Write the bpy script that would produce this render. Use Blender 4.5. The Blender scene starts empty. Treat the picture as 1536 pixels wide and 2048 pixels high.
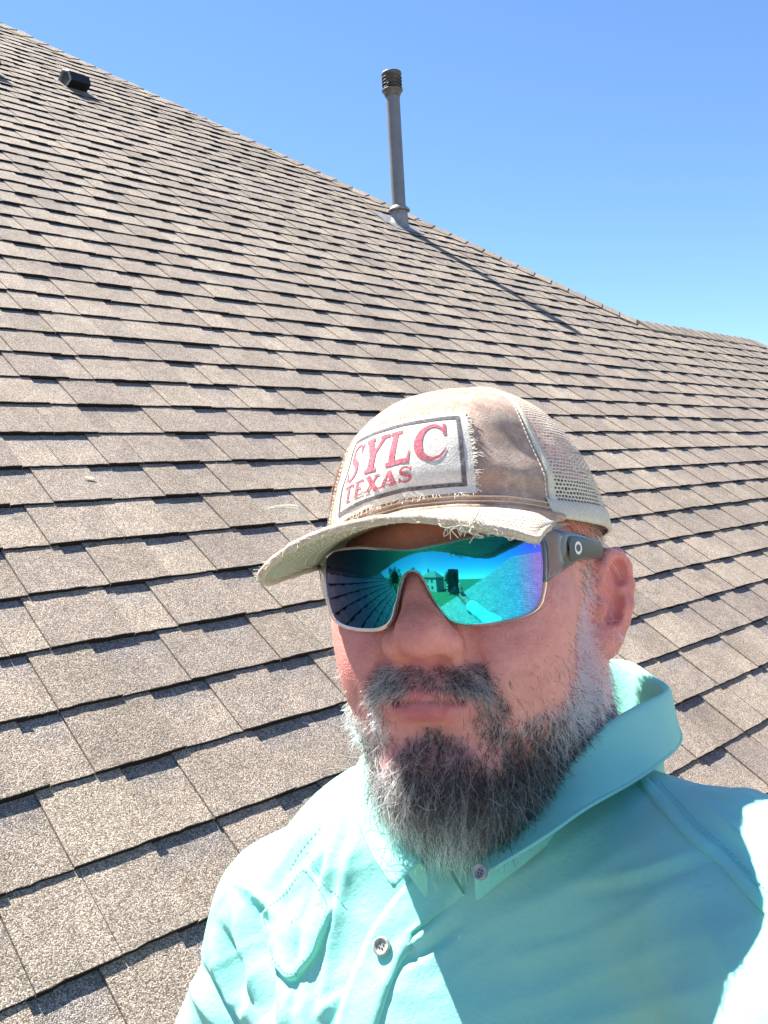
import bpy, bmesh, math, random
import numpy as np
from mathutils import Vector, Matrix
from mathutils.bvhtree import BVHTree

scene = bpy.context.scene
COL = scene.collection
rng = np.random.default_rng(7)
random.seed(7)

# ------------------------------------------------------------------ camera, sky, sun, exposure
CAM_Z = 5.2
CAM = np.array([0.0, 0.0, CAM_Z])
F_PX = 1757.3                                  # focal length for a 1536 x 2048 picture
CAM_PITCH, CAM_ROLL = math.radians(-1.99), math.radians(3.3)
up_c = np.array([-math.sin(CAM_ROLL), -math.cos(CAM_ROLL) * math.cos(CAM_PITCH), math.sin(CAM_PITCH)])
up_c /= np.linalg.norm(up_c)                   # world up seen by the camera (x right, y down, z forward)
fw_c = np.array([0, 0, 1.0]) - up_c * up_c[2]; fw_c /= np.linalg.norm(fw_c)
rt_c = np.cross(up_c, fw_c); rt_c = rt_c if rt_c[0] > 0 else -rt_c
W = np.stack([rt_c, fw_c, up_c])               # camera frame -> world frame
cam_data = bpy.data.cameras.new('camera')
cam_data.sensor_fit = 'VERTICAL'; cam_data.sensor_height = 36.0
cam_data.lens = F_PX / 2048 * 36.0
cam_data.clip_start = 0.02; cam_data.clip_end = 3000
cam = bpy.data.objects.new('camera', cam_data); COL.objects.link(cam)
R3 = np.stack([W @ [1, 0, 0], W @ [0, -1, 0], W @ [0, 0, -1]], 1)
M4 = np.eye(4); M4[:3, :3] = R3; M4[:3, 3] = CAM
cam.matrix_world = Matrix(M4.tolist())
scene.camera = cam
def ray(px, py):
    d = W @ np.array([(px - 768) / F_PX, (py - 1024) / F_PX, 1.0]); return d
def at(px, py, depth):                         # point seen at a pixel of the photograph, at a depth along the view axis
    return CAM + ray(px, py) * depth
def project(P):
    c = (np.asarray(P) - CAM) @ W
    return np.stack([768 + F_PX * c[..., 0] / c[..., 2], 1024 + F_PX * c[..., 1] / c[..., 2], c[..., 2]], -1)

SUN = np.array([-0.420, 0.318, 0.850]); SUN /= np.linalg.norm(SUN)
SUN_EL = math.asin(SUN[2]); SUN_AZ = math.atan2(SUN[0], SUN[1])
world = bpy.data.worlds.new('World'); scene.world = world; world.use_nodes = True
wn_ = world.node_tree; wn_.nodes.clear()
sky = wn_.nodes.new('ShaderNodeTexSky'); sky.sky_type = 'NISHITA'; sky.sun_disc = False
sky.sun_elevation = SUN_EL; sky.sun_rotation = SUN_AZ
sky.altitude = 100; sky.air_density = 1.0; sky.dust_density = 0.0; sky.ozone_density = 9.0
bg = wn_.nodes.new('ShaderNodeBackground'); bg.inputs['Strength'].default_value = 0.062
wo = wn_.nodes.new('ShaderNodeOutputWorld')
wn_.links.new(sky.outputs[0], bg.inputs[0]); wn_.links.new(bg.outputs[0], wo.inputs[0])
sd = bpy.data.lights.new('sun', 'SUN'); sd.energy = 4.3; sd.angle = math.radians(0.53); sd.color = (1.0, 0.955, 0.88)
sun = bpy.data.objects.new('sun', sd); COL.objects.link(sun)
sun.rotation_euler = Vector(SUN.tolist()).to_track_quat('Z', 'Y').to_euler(); sun.location = (-4, 3, 14)
vs = scene.view_settings
vs.view_transform = 'Standard'; vs.look = 'None'; vs.exposure = 1.85; vs.gamma = 1.0; vs.use_curve_mapping = False
cy = scene.cycles
cy.use_denoising = True
cy.max_bounces = 8; cy.transparent_max_bounces = 24; cy.caustics_reflective = False; cy.caustics_refractive = False
cy.sample_clamp_indirect = 6.0

# ------------------------------------------------------------------ helpers
def link(o, parent=None, label=None, cat=None, group=None, kind=None):
    COL.objects.link(o)
    if parent is not None: o.parent = parent
    if label: o['label'] = label
    if cat: o['category'] = cat
    if group: o['group'] = group
    if kind: o['kind'] = kind
    return o
def empty(name, loc=(0, 0, 0), **k):
    o = bpy.data.objects.new(name, None); o.location = tuple(loc); o.empty_display_size = .1
    return link(o, **k)
def mesh_data(name, V, F, mats=(), smooth=False):
    me = bpy.data.meshes.new(name)
    V = np.asarray(V, float)
    me.from_pydata(V.tolist(), [], [list(map(int, f)) for f in F] if not isinstance(F, np.ndarray) else F.tolist())
    for m in (mats if isinstance(mats, (list, tuple)) else [mats]): me.materials.append(m)
    if smooth: me.polygons.foreach_set('use_smooth', np.ones(len(me.polygons), bool))
    me.update()
    return me
def mesh(name, V, F, mat, parent=None, smooth=False, loc=None, **k):
    """V in world metres unless parent is an Empty with an offset: then V is moved to the parent's frame"""
    V = np.asarray(V, float)
    if parent is not None:
        V = V - world_loc(parent)
    elif loc is not None:
        V = V - np.asarray(loc)
    o = bpy.data.objects.new(name, mesh_data(name, V, F, mat, smooth))
    if loc is not None and parent is None: o.location = tuple(loc)
    return link(o, parent, **k)
def world_loc(o):
    p = np.zeros(3)
    while o is not None:
        p += np.array(o.location); o = o.parent
    return p
class MB:
    def __init__(s): s.V = []; s.F = []; s.n = 0
    def add(s, V, F):
        V = np.asarray(V, float); s.V.append(V); s.F += [[int(i) + s.n for i in f] for f in F]; s.n += len(V)
    def box(s, c, half, R=None):
        c = np.asarray(c, float); h = np.asarray(half, float)
        B = np.array([[x, y, z] for x in (-1, 1) for y in (-1, 1) for z in (-1, 1)]) * h
        if R is not None: B = B @ np.asarray(R).T
        s.add(B + c, [(0, 1, 3, 2), (4, 6, 7, 5), (0, 4, 5, 1), (2, 3, 7, 6), (0, 2, 6, 4), (1, 5, 7, 3)])
    def tube(s, P, r, n=10, closed=False, cap=True):
        V, F = tube(P, r, n, closed, cap); s.add(V, F)
    def grid(s, G, flip=False):
        V, F = grid(G, flip); s.add(V, F)
    def VF(s): return np.concatenate(s.V), s.F
def grid(G, flip=False, wrap=False):
    G = np.asarray(G, float); a, b = G.shape[:2]
    F = []
    for i in range(a - 1):
        for j in range(b if wrap else b - 1):
            j2 = (j + 1) % b
            f = (i * b + j, (i + 1) * b + j, (i + 1) * b + j2, i * b + j2)
            F.append(f[::-1] if flip else f)
    return G.reshape(-1, 3), F
def frames(P, closed=False):
    P = np.asarray(P, float)
    if closed: T = np.roll(P, -1, 0) - np.roll(P, 1, 0)
    else: T = np.gradient(P, axis=0)
    T /= np.linalg.norm(T, axis=1)[:, None] + 1e-12
    N = np.zeros_like(P)
    a = np.array([0, 0, 1.0]) if abs(T[0][2]) < .8 else np.array([1.0, 0, 0])
    n = a - T[0] * (a @ T[0]); n /= np.linalg.norm(n)
    for i in range(len(P)):
        n = n - T[i] * (n @ T[i]); n /= np.linalg.norm(n) + 1e-12; N[i] = n
    return T, N, np.cross(T, N)
def tube(P, r, n=10, closed=False, cap=True):
    P = np.asarray(P, float); r = np.broadcast_to(np.asarray(r, float), (len(P),))
    T, N, B = frames(P, closed)
    a = np.linspace(0, 2 * math.pi, n, endpoint=False)
    G = P[:, None] + r[:, None, None] * (np.cos(a)[None, :, None] * N[:, None] + np.sin(a)[None, :, None] * B[:, None])
    if closed: G = np.concatenate([G, G[:1]])
    V, F = grid(G, wrap=True)
    if cap and not closed:
        F.append(tuple(range(n))); F.append(tuple(reversed([(len(P) - 1) * n + j for j in range(n)])))
    return V, F
def lathe(prof, c, axis=(0, 0, 1), n=28):
    """prof: (r, h) pairs along the axis from c"""
    ax = np.asarray(axis, float); ax /= np.linalg.norm(ax)
    a = np.array([1.0, 0, 0]) if abs(ax[0]) < .8 else np.array([0, 1.0, 0])
    e1 = a - ax * (a @ ax); e1 /= np.linalg.norm(e1); e2 = np.cross(ax, e1)
    t = np.linspace(0, 2 * math.pi, n, endpoint=False)
    G = np.array([[np.asarray(c) + ax * h + r * (math.cos(q) * e1 + math.sin(q) * e2) for q in t] for r, h in prof])
    return grid(G, wrap=True)
def smoothstep(a, b, x):
    t = np.clip((x - a) / (b - a), 0, 1); return t * t * (3 - 2 * t)
def resample(P, n, closed=False):
    P = np.asarray(P, float)
    if closed: P = np.concatenate([P, P[:1]])
    d = np.concatenate([[0], np.cumsum(np.linalg.norm(np.diff(P, axis=0), axis=1))])
    t = np.linspace(0, d[-1], n + 1 if closed else n)
    Q = np.stack([np.interp(t, d, P[:, k]) for k in range(P.shape[1])], 1)
    return Q[:-1] if closed else Q
def spline(P, n, closed=False):
    """Catmull-Rom through P"""
    P = np.asarray(P, float); m = len(P)
    out = []
    segs = m if closed else m - 1
    for i in range(segs):
        if closed: p = [P[(i + k - 1) % m] for k in range(4)]
        else: p = [P[max(i - 1, 0)], P[i], P[i + 1], P[min(i + 2, m - 1)]]
        t = np.linspace(0, 1, 13)[:-1, None]
        out.append(.5 * (2 * p[1] + (p[2] - p[0]) * t + (2 * p[0] - 5 * p[1] + 4 * p[2] - p[3]) * t ** 2 + (3 * p[1] - p[0] - 3 * p[2] + p[3]) * t ** 3))
    Q = np.concatenate(out)
    if not closed: Q = np.concatenate([Q, P[-1:]])
    return resample(Q, n, closed)
# value noise in numpy, used to displace cloth and shingles
def vnoise(P, seed=0):
    P = np.asarray(P, float); i = np.floor(P).astype(np.int64); f = P - i; f = f * f * (3 - 2 * f)
    def h(x, y, z):
        n = (x * 374761393 + y * 668265263 + z * 2147483647 + seed * 974711) & 0x7fffffff
        n = ((n ^ (n >> 13)) * 1274126177) & 0x7fffffff
        return ((n ^ (n >> 16)) & 0xffff) / 65535.0
    r = 0
    for a in (0, 1):
        for b in (0, 1):
            for c in (0, 1):
                w = (f[..., 0] if a else 1 - f[..., 0]) * (f[..., 1] if b else 1 - f[..., 1]) * (f[..., 2] if c else 1 - f[..., 2])
                r = r + w * h(i[..., 0] + a, i[..., 1] + b, i[..., 2] + c)
    return r * 2 - 1
def set_attr(me, name, data, typ='FLOAT', dom='POINT'):
    a = me.attributes.new(name, typ, dom)
    if typ == 'FLOAT': a.data.foreach_set('value', np.asarray(data, np.float32).ravel())
    elif typ == 'FLOAT_COLOR':
        c = np.asarray(data, np.float32)
        if c.shape[1] == 3: c = np.concatenate([c, np.ones((len(c), 1), np.float32)], 1)
        a.data.foreach_set('color', c.ravel())

# node helpers
class NT:
    def __init__(s, name):
        s.m = bpy.data.materials.new(name); s.m.use_nodes = True; s.t = s.m.node_tree; s.t.nodes.clear()
        s.out = s.n('OutputMaterial'); s.b = s.n('BsdfPrincipled'); s.l(s.b.outputs[0], s.out.inputs[0])
    def n(s, t, **k):
        x = s.t.nodes.new('ShaderNode' + t)
        for a, v in k.items(): setattr(x, a, v)
        return x
    def l(s, a, b): s.t.links.new(a, b)
    def set(s, **k):
        for a, v in k.items():
            i = s.b.inputs[a.replace('_', ' ')]
            if hasattr(v, 'is_linked') or hasattr(v, 'links'): s.l(v, i)
            else: i.default_value = (*v, 1) if isinstance(v, tuple) and len(v) == 3 and i.type == 'RGBA' else v
        return s
    def pos(s): return s.n('NewGeometry').outputs['Position']
    def obj(s): return s.n('TexCoord').outputs['Object']
    def attr(s, name, out='Fac'): return s.n('Attribute', attribute_name=name).outputs[out]
    def mul(s, vec, sc):
        x = s.n('VectorMath', operation='MULTIPLY'); s.l(vec, x.inputs[0])
        x.inputs[1].default_value = sc if isinstance(sc, tuple) else (sc, sc, sc); return x.outputs[0]
    def noise(s, vec, scale, detail=3, rough=.55, out=0):
        x = s.n('TexNoise'); s.l(vec, x.inputs['Vector']); x.inputs['Scale'].default_value = scale
        x.inputs['Detail'].default_value = detail; x.inputs['Roughness'].default_value = rough; return x.outputs[out]
    def voro(s, vec, scale, feature='F1', out='Distance'):
        x = s.n('TexVoronoi', feature=feature); s.l(vec, x.inputs['Vector']); x.inputs['Scale'].default_value = scale; return x.outputs[out]
    def ramp(s, fac, stops, interp='LINEAR'):
        x = s.n('ValToRGB'); x.color_ramp.interpolation = interp; e = x.color_ramp.elements
        while len(e) < len(stops): e.new(.5)
        for i, (p, c) in enumerate(stops):
            e[i].position = p; e[i].color = (c, c, c, 1) if not isinstance(c, tuple) else (*c, 1)
        s.l(fac, x.inputs[0]); return x.outputs[0]
    def mix(s, fac, a, b, blend='MIX'):
        x = s.n('Mix', data_type='RGBA', blend_type=blend)
        for k, v in ((0, fac), (6, a), (7, b)):
            if hasattr(v, 'links'): s.l(v, x.inputs[k])
            else: x.inputs[k].default_value = (*v, 1) if isinstance(v, tuple) else v
        return x.outputs[2]
    def math(s, op, a, b=0.0, clamp=False):
        x = s.n('Math', operation=op, use_clamp=clamp)
        for k, v in ((0, a), (1, b)):
            if hasattr(v, 'links'): s.l(v, x.inputs[k])
            else: x.inputs[k].default_value = v
        return x.outputs[0]
    def bump(s, h, strength, dist, normal=None):
        x = s.n('Bump'); x.inputs['Strength'].default_value = strength; x.inputs['Distance'].default_value = dist
        s.l(h, x.inputs['Height'])
        if normal is not None: s.l(normal, x.inputs['Normal'])
        s.l(x.outputs[0], s.b.inputs['Normal']); return x.outputs[0]
def plain(name, col, rough=.6, **k):
    return NT(name).set(Base_Color=col, Roughness=rough, **k).m
# ------------------------------------------------------------------ roof plane (u along the courses, v up the slope)
EXPO = 0.143
WU = np.array([0.7157, 0.6984, 0.0]); WU /= np.linalg.norm(WU)
PITCH = math.radians(36.5)
hv = np.array([-WU[1], WU[0], 0.0])
WV = hv * math.cos(PITCH) + np.array([0, 0, math.sin(PITCH)])
WN = np.cross(WU, WV)
ROOF_H = 7.92 * EXPO
FOOT = CAM - ROOF_H * WN
def rp(u, v, h=0.0):
    u, v, h = np.broadcast_arrays(np.asarray(u, float), np.asarray(v, float), np.asarray(h, float))
    return FOOT + u[..., None] * WU + v[..., None] * WV + h[..., None] * WN
def roof_pt(px, py):
    d = ray(px, py); s = -ROOF_H / (WN @ d); return CAM + s * d
def uv_of(P): return (P - FOOT) @ WU, (P - FOOT) @ WV

# materials -------------------------------------------------------------------------------------
def shingle_material(name, extra=0.0):
    t = NT(name)
    P = t.pos()
    tint = t.math('FRACT', t.math('ADD', t.attr('tint'), t.n('ObjectInfo').outputs['Random']))
    tint2 = t.math('FRACT', t.math('MULTIPLY', tint, 7.31))
    base = t.ramp(tint, [(0, (.235, .202, .166)), (.3, (.292, .250, .206)), (.55, (.250, .216, .183)), (.78, (.318, .275, .222)), (1, (.225, .193, .168))])
    # blue grey granules printed on the head of the lower laminate
    blue = t.math('MULTIPLY', t.attr('rec'), t.math('MULTIPLY', t.ramp(t.math('ADD', t.attr('vv'), t.math('MULTIPLY', t.math('SUBTRACT', t.noise(P, 40, 3), .5), .35)), [(.50, 0.0), (1.0, 1.0)]), .8))
    base = t.mix(blue, base, (.165, .17, .185))
    # granules
    vc = t.voro(P, 620, out='Color')
    sep = t.n('SeparateColor'); t.l(vc, sep.inputs[0])
    g = t.ramp(sep.outputs[0], [(0, .36), (.25, .62), (.5, .95), (.78, 1.4), (1, 2.1)])
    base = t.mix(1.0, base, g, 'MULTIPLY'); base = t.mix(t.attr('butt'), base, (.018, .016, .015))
    warm = t.mix(t.math('MULTIPLY', sep.outputs[1], .45), base, t.mix(1.0, base, (1.18, .96, .78), 'MULTIPLY'))
    big = t.ramp(t.noise(P, 3.3, 5, .6), [(.3, .84), (.7, 1.14)])
    med = t.ramp(t.noise(P, 24, 4, .6), [(.3, .85), (.7, 1.13)])
    c = t.mix(1.0, t.mix(1.0, warm, big, 'MULTIPLY'), med, 'MULTIPLY')
    t.set(Base_Color=c, Roughness=.93, Specular_IOR_Level=.25)
    hgt = t.math('ADD', t.math('MULTIPLY', t.voro(P, 620), -.7), t.math('MULTIPLY', t.noise(P, 260, 2), .8))
    t.bump(hgt, .9, .0014)
    return t.m
M_SH = shingle_material('shingle_granules')
M_DECK = plain('roof_felt', (.02, .02, .021), .9)

# roof extent in (u, v)
HIP_A = np.array([2.92, 7.85]); HIP_B = np.array([6.045, 3.362]); RIDGE_B = np.array([8.19, 3.362])
hd = (HIP_A - HIP_B) / np.linalg.norm(HIP_A - HIP_B)
HIP_TOP = HIP_A + hd * 1.9
hr = np.array([-hd[0], hd[1]]); HIP_R = RIDGE_B - hr * 0 + np.array([1, -1.435]) / 1.75 * 5.2
EAVE = -3.1; U_MIN = -3.2
EAVE_R = np.interp(EAVE, [HIP_R[1], RIDGE_B[1]], [HIP_R[0], RIDGE_B[0]])
def u_limits(v):
    r = np.where(v > HIP_B[1], HIP_B[0] + (v - HIP_B[1]) * (hd[0] / hd[1]), RIDGE_B[0] + (RIDGE_B[1] - v) * (1 / 1.435))
    return U_MIN, r
house = empty('house', rp(2, EAVE - .6) * [1, 1, 0], label='house with a steep weathered tan asphalt shingle roof running up to a hip', cat='house')
deckpoly = [(U_MIN, EAVE), (EAVE_R, EAVE), tuple(RIDGE_B), tuple(HIP_B), tuple(HIP_TOP), (U_MIN, HIP_TOP[1])]
top = np.array([rp(a, b, -.004) for a, b in deckpoly]); bot = np.array([rp(a, b, -.09) for a, b in deckpoly])
n6 = len(top)
roof = mesh('roof', np.concatenate([top, bot]), [list(range(n6)), list(range(2 * n6 - 1, n6 - 1, -1))] + [[i + n6, (i + 1) % n6 + n6, (i + 1) % n6, i] for i in range(n6)], M_DECK, house)

# shingles ----------------------------------------------------------------------------------------
NSEG = 7
def tile_template(w, raised, seed):
    """one tab: width w along u, butt edge at v = 0, head at v = EXPO + .03 under the next course"""
    r = np.random.default_rng(seed)
    us = np.linspace(0, w, NSEG)
    vb = r.normal(0, .0007, NSEG)
    hb, hh = (.0106, .0030) if raised else (.0080, -.0016)
    L = EXPO + .025
    hj = r.normal(0, .00035, NSEG)
    rows = [(vb + .0008, np.full(NSEG, -.003)), (vb, hb - .0012 + hj), (vb + .0012, hb + hj), (np.full(NSEG, EXPO * .5), (hb + hh) / 2 + hj * .6), (np.full(NSEG, L), np.full(NSEG, hh - (L - EXPO) * .03))]
    uu = us.copy(); uu[0] += .0006; uu[-1] -= .0006
    G = np.stack([np.stack([uu, v, h], 1) for v, h in rows])
    V, F = grid(G, flip=True)
    b = len(V)                                      # side skirts
    sides = []
    for col, fl in ((0, False), (NSEG - 1, True)):
        idx = [i * NSEG + col for i in range(1, 5)]
        low = V[idx].copy(); low[:, 2] = -.003
        k = len(V); V = np.concatenate([V, low])
        for i in range(3):
            f = (idx[i], k + i, k + i + 1, idx[i + 1]); F.append(f if fl else f[::-1])
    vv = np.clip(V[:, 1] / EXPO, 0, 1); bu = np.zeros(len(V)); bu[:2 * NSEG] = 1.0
    return V, np.array(F), vv, bu
WIDTHS = [.05, .072, .094, .116, .138, .165]
TEMPL = {}
for wi, w in enumerate(WIDTHS):
    for rz in (0, 1):
        for var in (0, 1): TEMPL[(wi, rz, var)] = tile_template(w, rz, wi * 10 + rz * 3 + var)
pieces = []
BUTT0 = .5476 * EXPO
k_lo = int(math.floor((EAVE - BUTT0) / EXPO)) + 1; k_hi = int((HIP_TOP[1] - BUTT0) / EXPO)
for k in range(k_lo, k_hi):
    v0 = BUTT0 + k * EXPO + random.uniform(-.0015, .0015)
    lo, hi = u_limits(v0 + .07)
    u = lo + random.uniform(0, .2); rz = random.random() < .5
    while u < hi - .04:
        wi = random.choice([2, 3, 3, 4, 4, 5, 5]) if rz else random.choice([0, 1, 2, 2, 3, 3, 4])
        w = WIDTHS[wi]
        pieces.append((u, v0 + random.uniform(-.0008, .0008), wi, int(rz), random.randint(0, 1), random.random(), k))
        u += w
        rz = (not rz) if random.random() < .88 else rz
BASE = np.stack([WU, WV, WN], 1)
def sag(u, v): return .006 * vnoise(np.stack([np.asarray(u) * .8, np.asarray(v) * .6, np.zeros_like(u)], -1), 3)
cent = np.array([rp(p[0] + WIDTHS[p[2]] / 2, p[1] + EXPO / 2) for p in pieces])
pr = project(cent)
dist = np.linalg.norm(cent - CAM, axis=1)
inview = (pr[:, 2] > .1) & (pr[:, 0] > -60) & (pr[:, 0] < 1600) & (pr[:, 1] > -60) & (pr[:, 1] < 2110)
# behind the man: his silhouette hides these
hid = (pr[:, 0] > 620) & (pr[:, 1] > 1500 ) & (pr[:, 0] < 1400) | (pr[:, 0] > 760) & (pr[:, 0] < 1190) & (pr[:, 1] > 900) | (pr[:, 1] > 1720) & (pr[:, 0] > 480)
area = np.array([WIDTHS[p[2]] for p in pieces]) * np.abs(((cent - CAM) / dist[:, None]) @ WN) / dist ** 2
area[~inview | hid] = 0
single = set(np.argsort(-area)[:300].tolist())
tmesh = {}
for key, (V, F, vv, bu) in TEMPL.items():
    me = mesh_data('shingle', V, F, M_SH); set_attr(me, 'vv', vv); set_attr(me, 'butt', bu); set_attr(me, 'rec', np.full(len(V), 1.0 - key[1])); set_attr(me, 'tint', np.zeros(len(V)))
    tmesh[key] = me
sv, sf, svv, srec, stint, sbu = [], [], [], [], [], []; nb = 0
uu_ = np.array([p[0] for p in pieces]); vv_ = np.array([p[1] for p in pieces]); sg = sag(uu_, vv_)
hl = world_loc(roof)
for i, (u, v, wi, rz, var, tint, k) in enumerate(pieces):
    V, F, vv, bu = TEMPL[(wi, rz, var)]
    if i in single:
        o = bpy.data.objects.new('shingle', tmesh[(wi, rz, var)])
        m = np.eye(4); m[:3, :3] = BASE; m[:3, 3] = rp(u, v, sg[i]) - hl
        link(o, roof); o.matrix_local = Matrix(m.tolist())
    else:
        sv.append(V @ BASE.T + rp(u, v, sg[i])); sf.append(F + nb); nb += len(V)
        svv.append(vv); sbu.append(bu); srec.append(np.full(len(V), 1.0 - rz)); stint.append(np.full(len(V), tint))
rest = mesh('shingle_field', np.concatenate(sv), np.concatenate(sf), M_SH, roof, kind='stuff')
set_attr(rest.data, 'vv', np.concatenate(svv)); set_attr(rest.data, 'butt', np.concatenate(sbu)); set_attr(rest.data, 'rec', np.concatenate(srec)); set_attr(rest.data, 'tint', np.concatenate(stint))

# other slopes of the same roof (beyond the hip and the ridge), and the hip caps -------------------------------------
A3, B3, C3, D3 = rp(*HIP_TOP), rp(*HIP_B), rp(*RIDGE_B), rp(*HIP_R)
hn = -hv                                                    # downhill heading of the slope in view
def down(P, heading, L): return P + L * (heading * math.cos(PITCH) - np.array([0, 0, math.sin(PITCH)]))
mb = MB()
far = WU                                                    # the slope beyond the hip falls along +u
mb.add([A3, B3, down(B3, far, .2), down(down(A3, far, 4.3), far, 0)], [(0, 1, 2, 3)])
mb.add([B3, C3, down(C3, hv, 5), down(B3 - WU * 3, hv, 5)], [(0, 1, 2, 3)])
mb.add([C3, D3, down(C3, far, 0.01) + np.array([0, 0, -3.4]) + hv * 4.4 + far * 4.2], [(0, 1, 2)])
V, F = mb.VF()
back = mesh('back_slope', V - np.array([0, 0, .012]), F, M_SH, house)
for nme in ('vv', 'rec', 'tint'): set_attr(back.data, nme, np.zeros(len(V)))
def caps(P0, P1, side, name='ridge_cap', step=.14, wid=.15, n_up=None):
    """folded cap shingles laid from P0 (low) to P1 (high) over a hip or ridge; side = heading down the other slope"""
    L = np.linalg.norm(P1 - P0); d = (P1 - P0) / L
    s1 = np.cross(d, WN); s1 /= np.linalg.norm(s1)
    if s1 @ (-WV) < 0: s1 = -s1                              # on our slope, away from the hip
    nn = np.cross(side * math.cos(PITCH) - np.array([0, 0, math.sin(PITCH)]), d); nn /= np.linalg.norm(nn)
    if nn[2] < 0: nn = -nn
    s2 = np.cross(d, nn); s2 /= np.linalg.norm(s2)
    if s2 @ s1 > 0 and s2[2] > 0 or s2 @ WN > 0: s2 = -s2
    for q in range(int(L / step)):
        a = P0 + d * (q * step) + random.uniform(-.004, .004) * s1
        rows = []
        for t, lift in ((0, .0125), (0.004, .0135), (step + .05, .006)):
            p = a + d * t
            nm = (WN + nn) / np.linalg.norm(WN + nn)
            rows.append([p + s1 * wid - WN * -.001 + WN * (lift - .012), p + s1 * wid + WN * lift, p + s1 * .02 + WN * (lift + .001), p + nm * (lift + .003), p + s2 * .02 + nn * (lift + .001), p + s2 * wid + nn * lift, p + s2 * wid + nn * (lift - .012)])
        G = np.array(rows); V, F = grid(G)
        F.append(tuple(range(7)))
        o = mesh(name, V, F, M_SH, roof)
        for nme in ('vv', 'rec'): set_attr(o.data, nme, np.zeros(len(V)))
        set_attr(o.data, 'tint', np.zeros(len(V)))
caps(B3, A3, WU); caps(B3 + WU * .02, C3, hv); caps(D3 + (C3 - D3) * .55, C3, WU)

# walls and eaves below the roof
M_BRICK = NT('brick_wall')
bt = M_BRICK.n('TexBrick'); M_BRICK.l(M_BRICK.obj(), bt.inputs[0])
bt.inputs['Color1'].default_value = (.28, .13, .09, 1); bt.inputs['Color2'].default_value = (.22, .10, .075, 1); bt.inputs['Mortar'].default_value = (.45, .42, .38, 1)
bt.inputs['Scale'].default_value = 6; M_BRICK.set(Base_Color=bt.outputs[0], Roughness=.9); M_BRICK = M_BRICK.m
M_TRIM = plain('eave_paint', (.55, .52, .47), .5)
eA, eB = rp(U_MIN, EAVE), rp(EAVE_R, EAVE)
mb = MB(); inn = hv * .5
wA, wB = eA + inn, eB + inn
mb.add([wA * [1, 1, 0], wB * [1, 1, 0], wB + [0, 0, .15], wA + [0, 0, .15]], [(0, 1, 2, 3)])
wl = U_MIN
wC = rp(U_MIN, HIP_TOP[1])
mb.add([wA * [1, 1, 0] + WU * .3, wC * [1, 1, 0] + WU * .3, wC + WU * .3 - [0, 0, .12], wA + WU * .3 - [0, 0, .12] + [0, 0, .2]], [(0, 1, 2, 3)])
V, F = mb.VF(); mesh('wall', V, F, M_BRICK, house)
mb = MB()
mb.add([eA + WN * .01 - hv * .02, eB + WN * .01 - hv * .02, eB - [0, 0, .18] - hv * .02, eA - [0, 0, .18] - hv * .02, eA - [0, 0, .18] + inn, eB - [0, 0, .18] + inn], [(0, 1, 2, 3), (3, 2, 5, 4)])
V, F = mb.VF(); mesh('fascia', V, F, M_TRIM, house)

# ground
M_GRASS = NT('lawn'); c = M_GRASS.ramp(M_GRASS.noise(M_GRASS.pos(), .8, 6), [(.3, (.05, .085, .025)), (.7, (.10, .13, .05))]); M_GRASS = M_GRASS.set(Base_Color=c, Roughness=.95).m
mesh('ground', [(-900, -900, 0), (900, -900, 0), (900, 900, 0), (-900, 900, 0)], [(0, 1, 2, 3)], M_GRASS, kind='structure', label='flat lawn around the houses')
# ------------------------------------------------------------------ wing of the same house, behind the phone (seen in the mirrored lens)
def wing():
    upw = -hv * math.cos(PITCH) + np.array([0, 0, math.sin(PITCH)]); nn = hv * math.sin(PITCH) + np.array([0, 0, math.cos(PITCH)]); wdt = np.cross(upw, nn)
    B = np.stack([wdt, upw, nn], 1)
    O = FOOT * [1, 1, 0] + hv * -2.55 + np.array([0, 0, rp(0, EAVE)[2] + .08])
    LS_, Q0, Q1, QT = 7.2, -5.4, 7.5, -0.6
    def wp(q, s_, h=0): return O + q * WU + s_ * upw + h * nn
    poly = [wp(Q0, 0, -.01), wp(Q1, 0, -.01), wp(Q1, LS_, -.01), wp(QT, LS_, -.01)]
    m = mesh('wing_slope', poly, [(0, 1, 2, 3)], M_DECK, house)
    lo = wp(Q0, 0) - hv * .3 - WU * .02
    side = [poly[0], poly[3], poly[3] * [1, 1, 0] , poly[0] * [1, 1, 0]]
    mesh('wall', [p - [0, 0, .03] for p in side], [(0, 1, 2, 3)], M_BRICK, house)
    sv, sf, a, b, c, d, nb = [], [], [], [], [], [], 0
    for k in range(int(LS_ / EXPO)):
        s_ = k * EXPO; q = Q0 + (QT - Q0) * s_ / LS_; rz = k % 2; sgn = 1 if wdt @ WU > 0 else -1
        while q < Q1:
            wi = random.choice([3, 4, 5]) if rz else random.choice([1, 2, 3])
            V_, F_, vv, bu = TEMPL[(wi, rz, 0)]
            sv.append(V_ @ B.T + wp(q if sgn > 0 else q + WIDTHS[wi], s_)); sf.append(F_ + nb); nb += len(V_)
            a.append(vv); b.append(np.full(len(V_), 1.0 - rz)); c.append(np.full(len(V_), random.random())); d.append(bu)
            q += WIDTHS[wi]; rz = not rz
    o = mesh('shingle_field', np.concatenate(sv), np.concatenate(sf), M_SH, m, kind='stuff')
    for nme, e in (('vv', a), ('rec', b), ('tint', c), ('butt', d)): set_attr(o.data, nme, np.concatenate(e))
wing()

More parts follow.
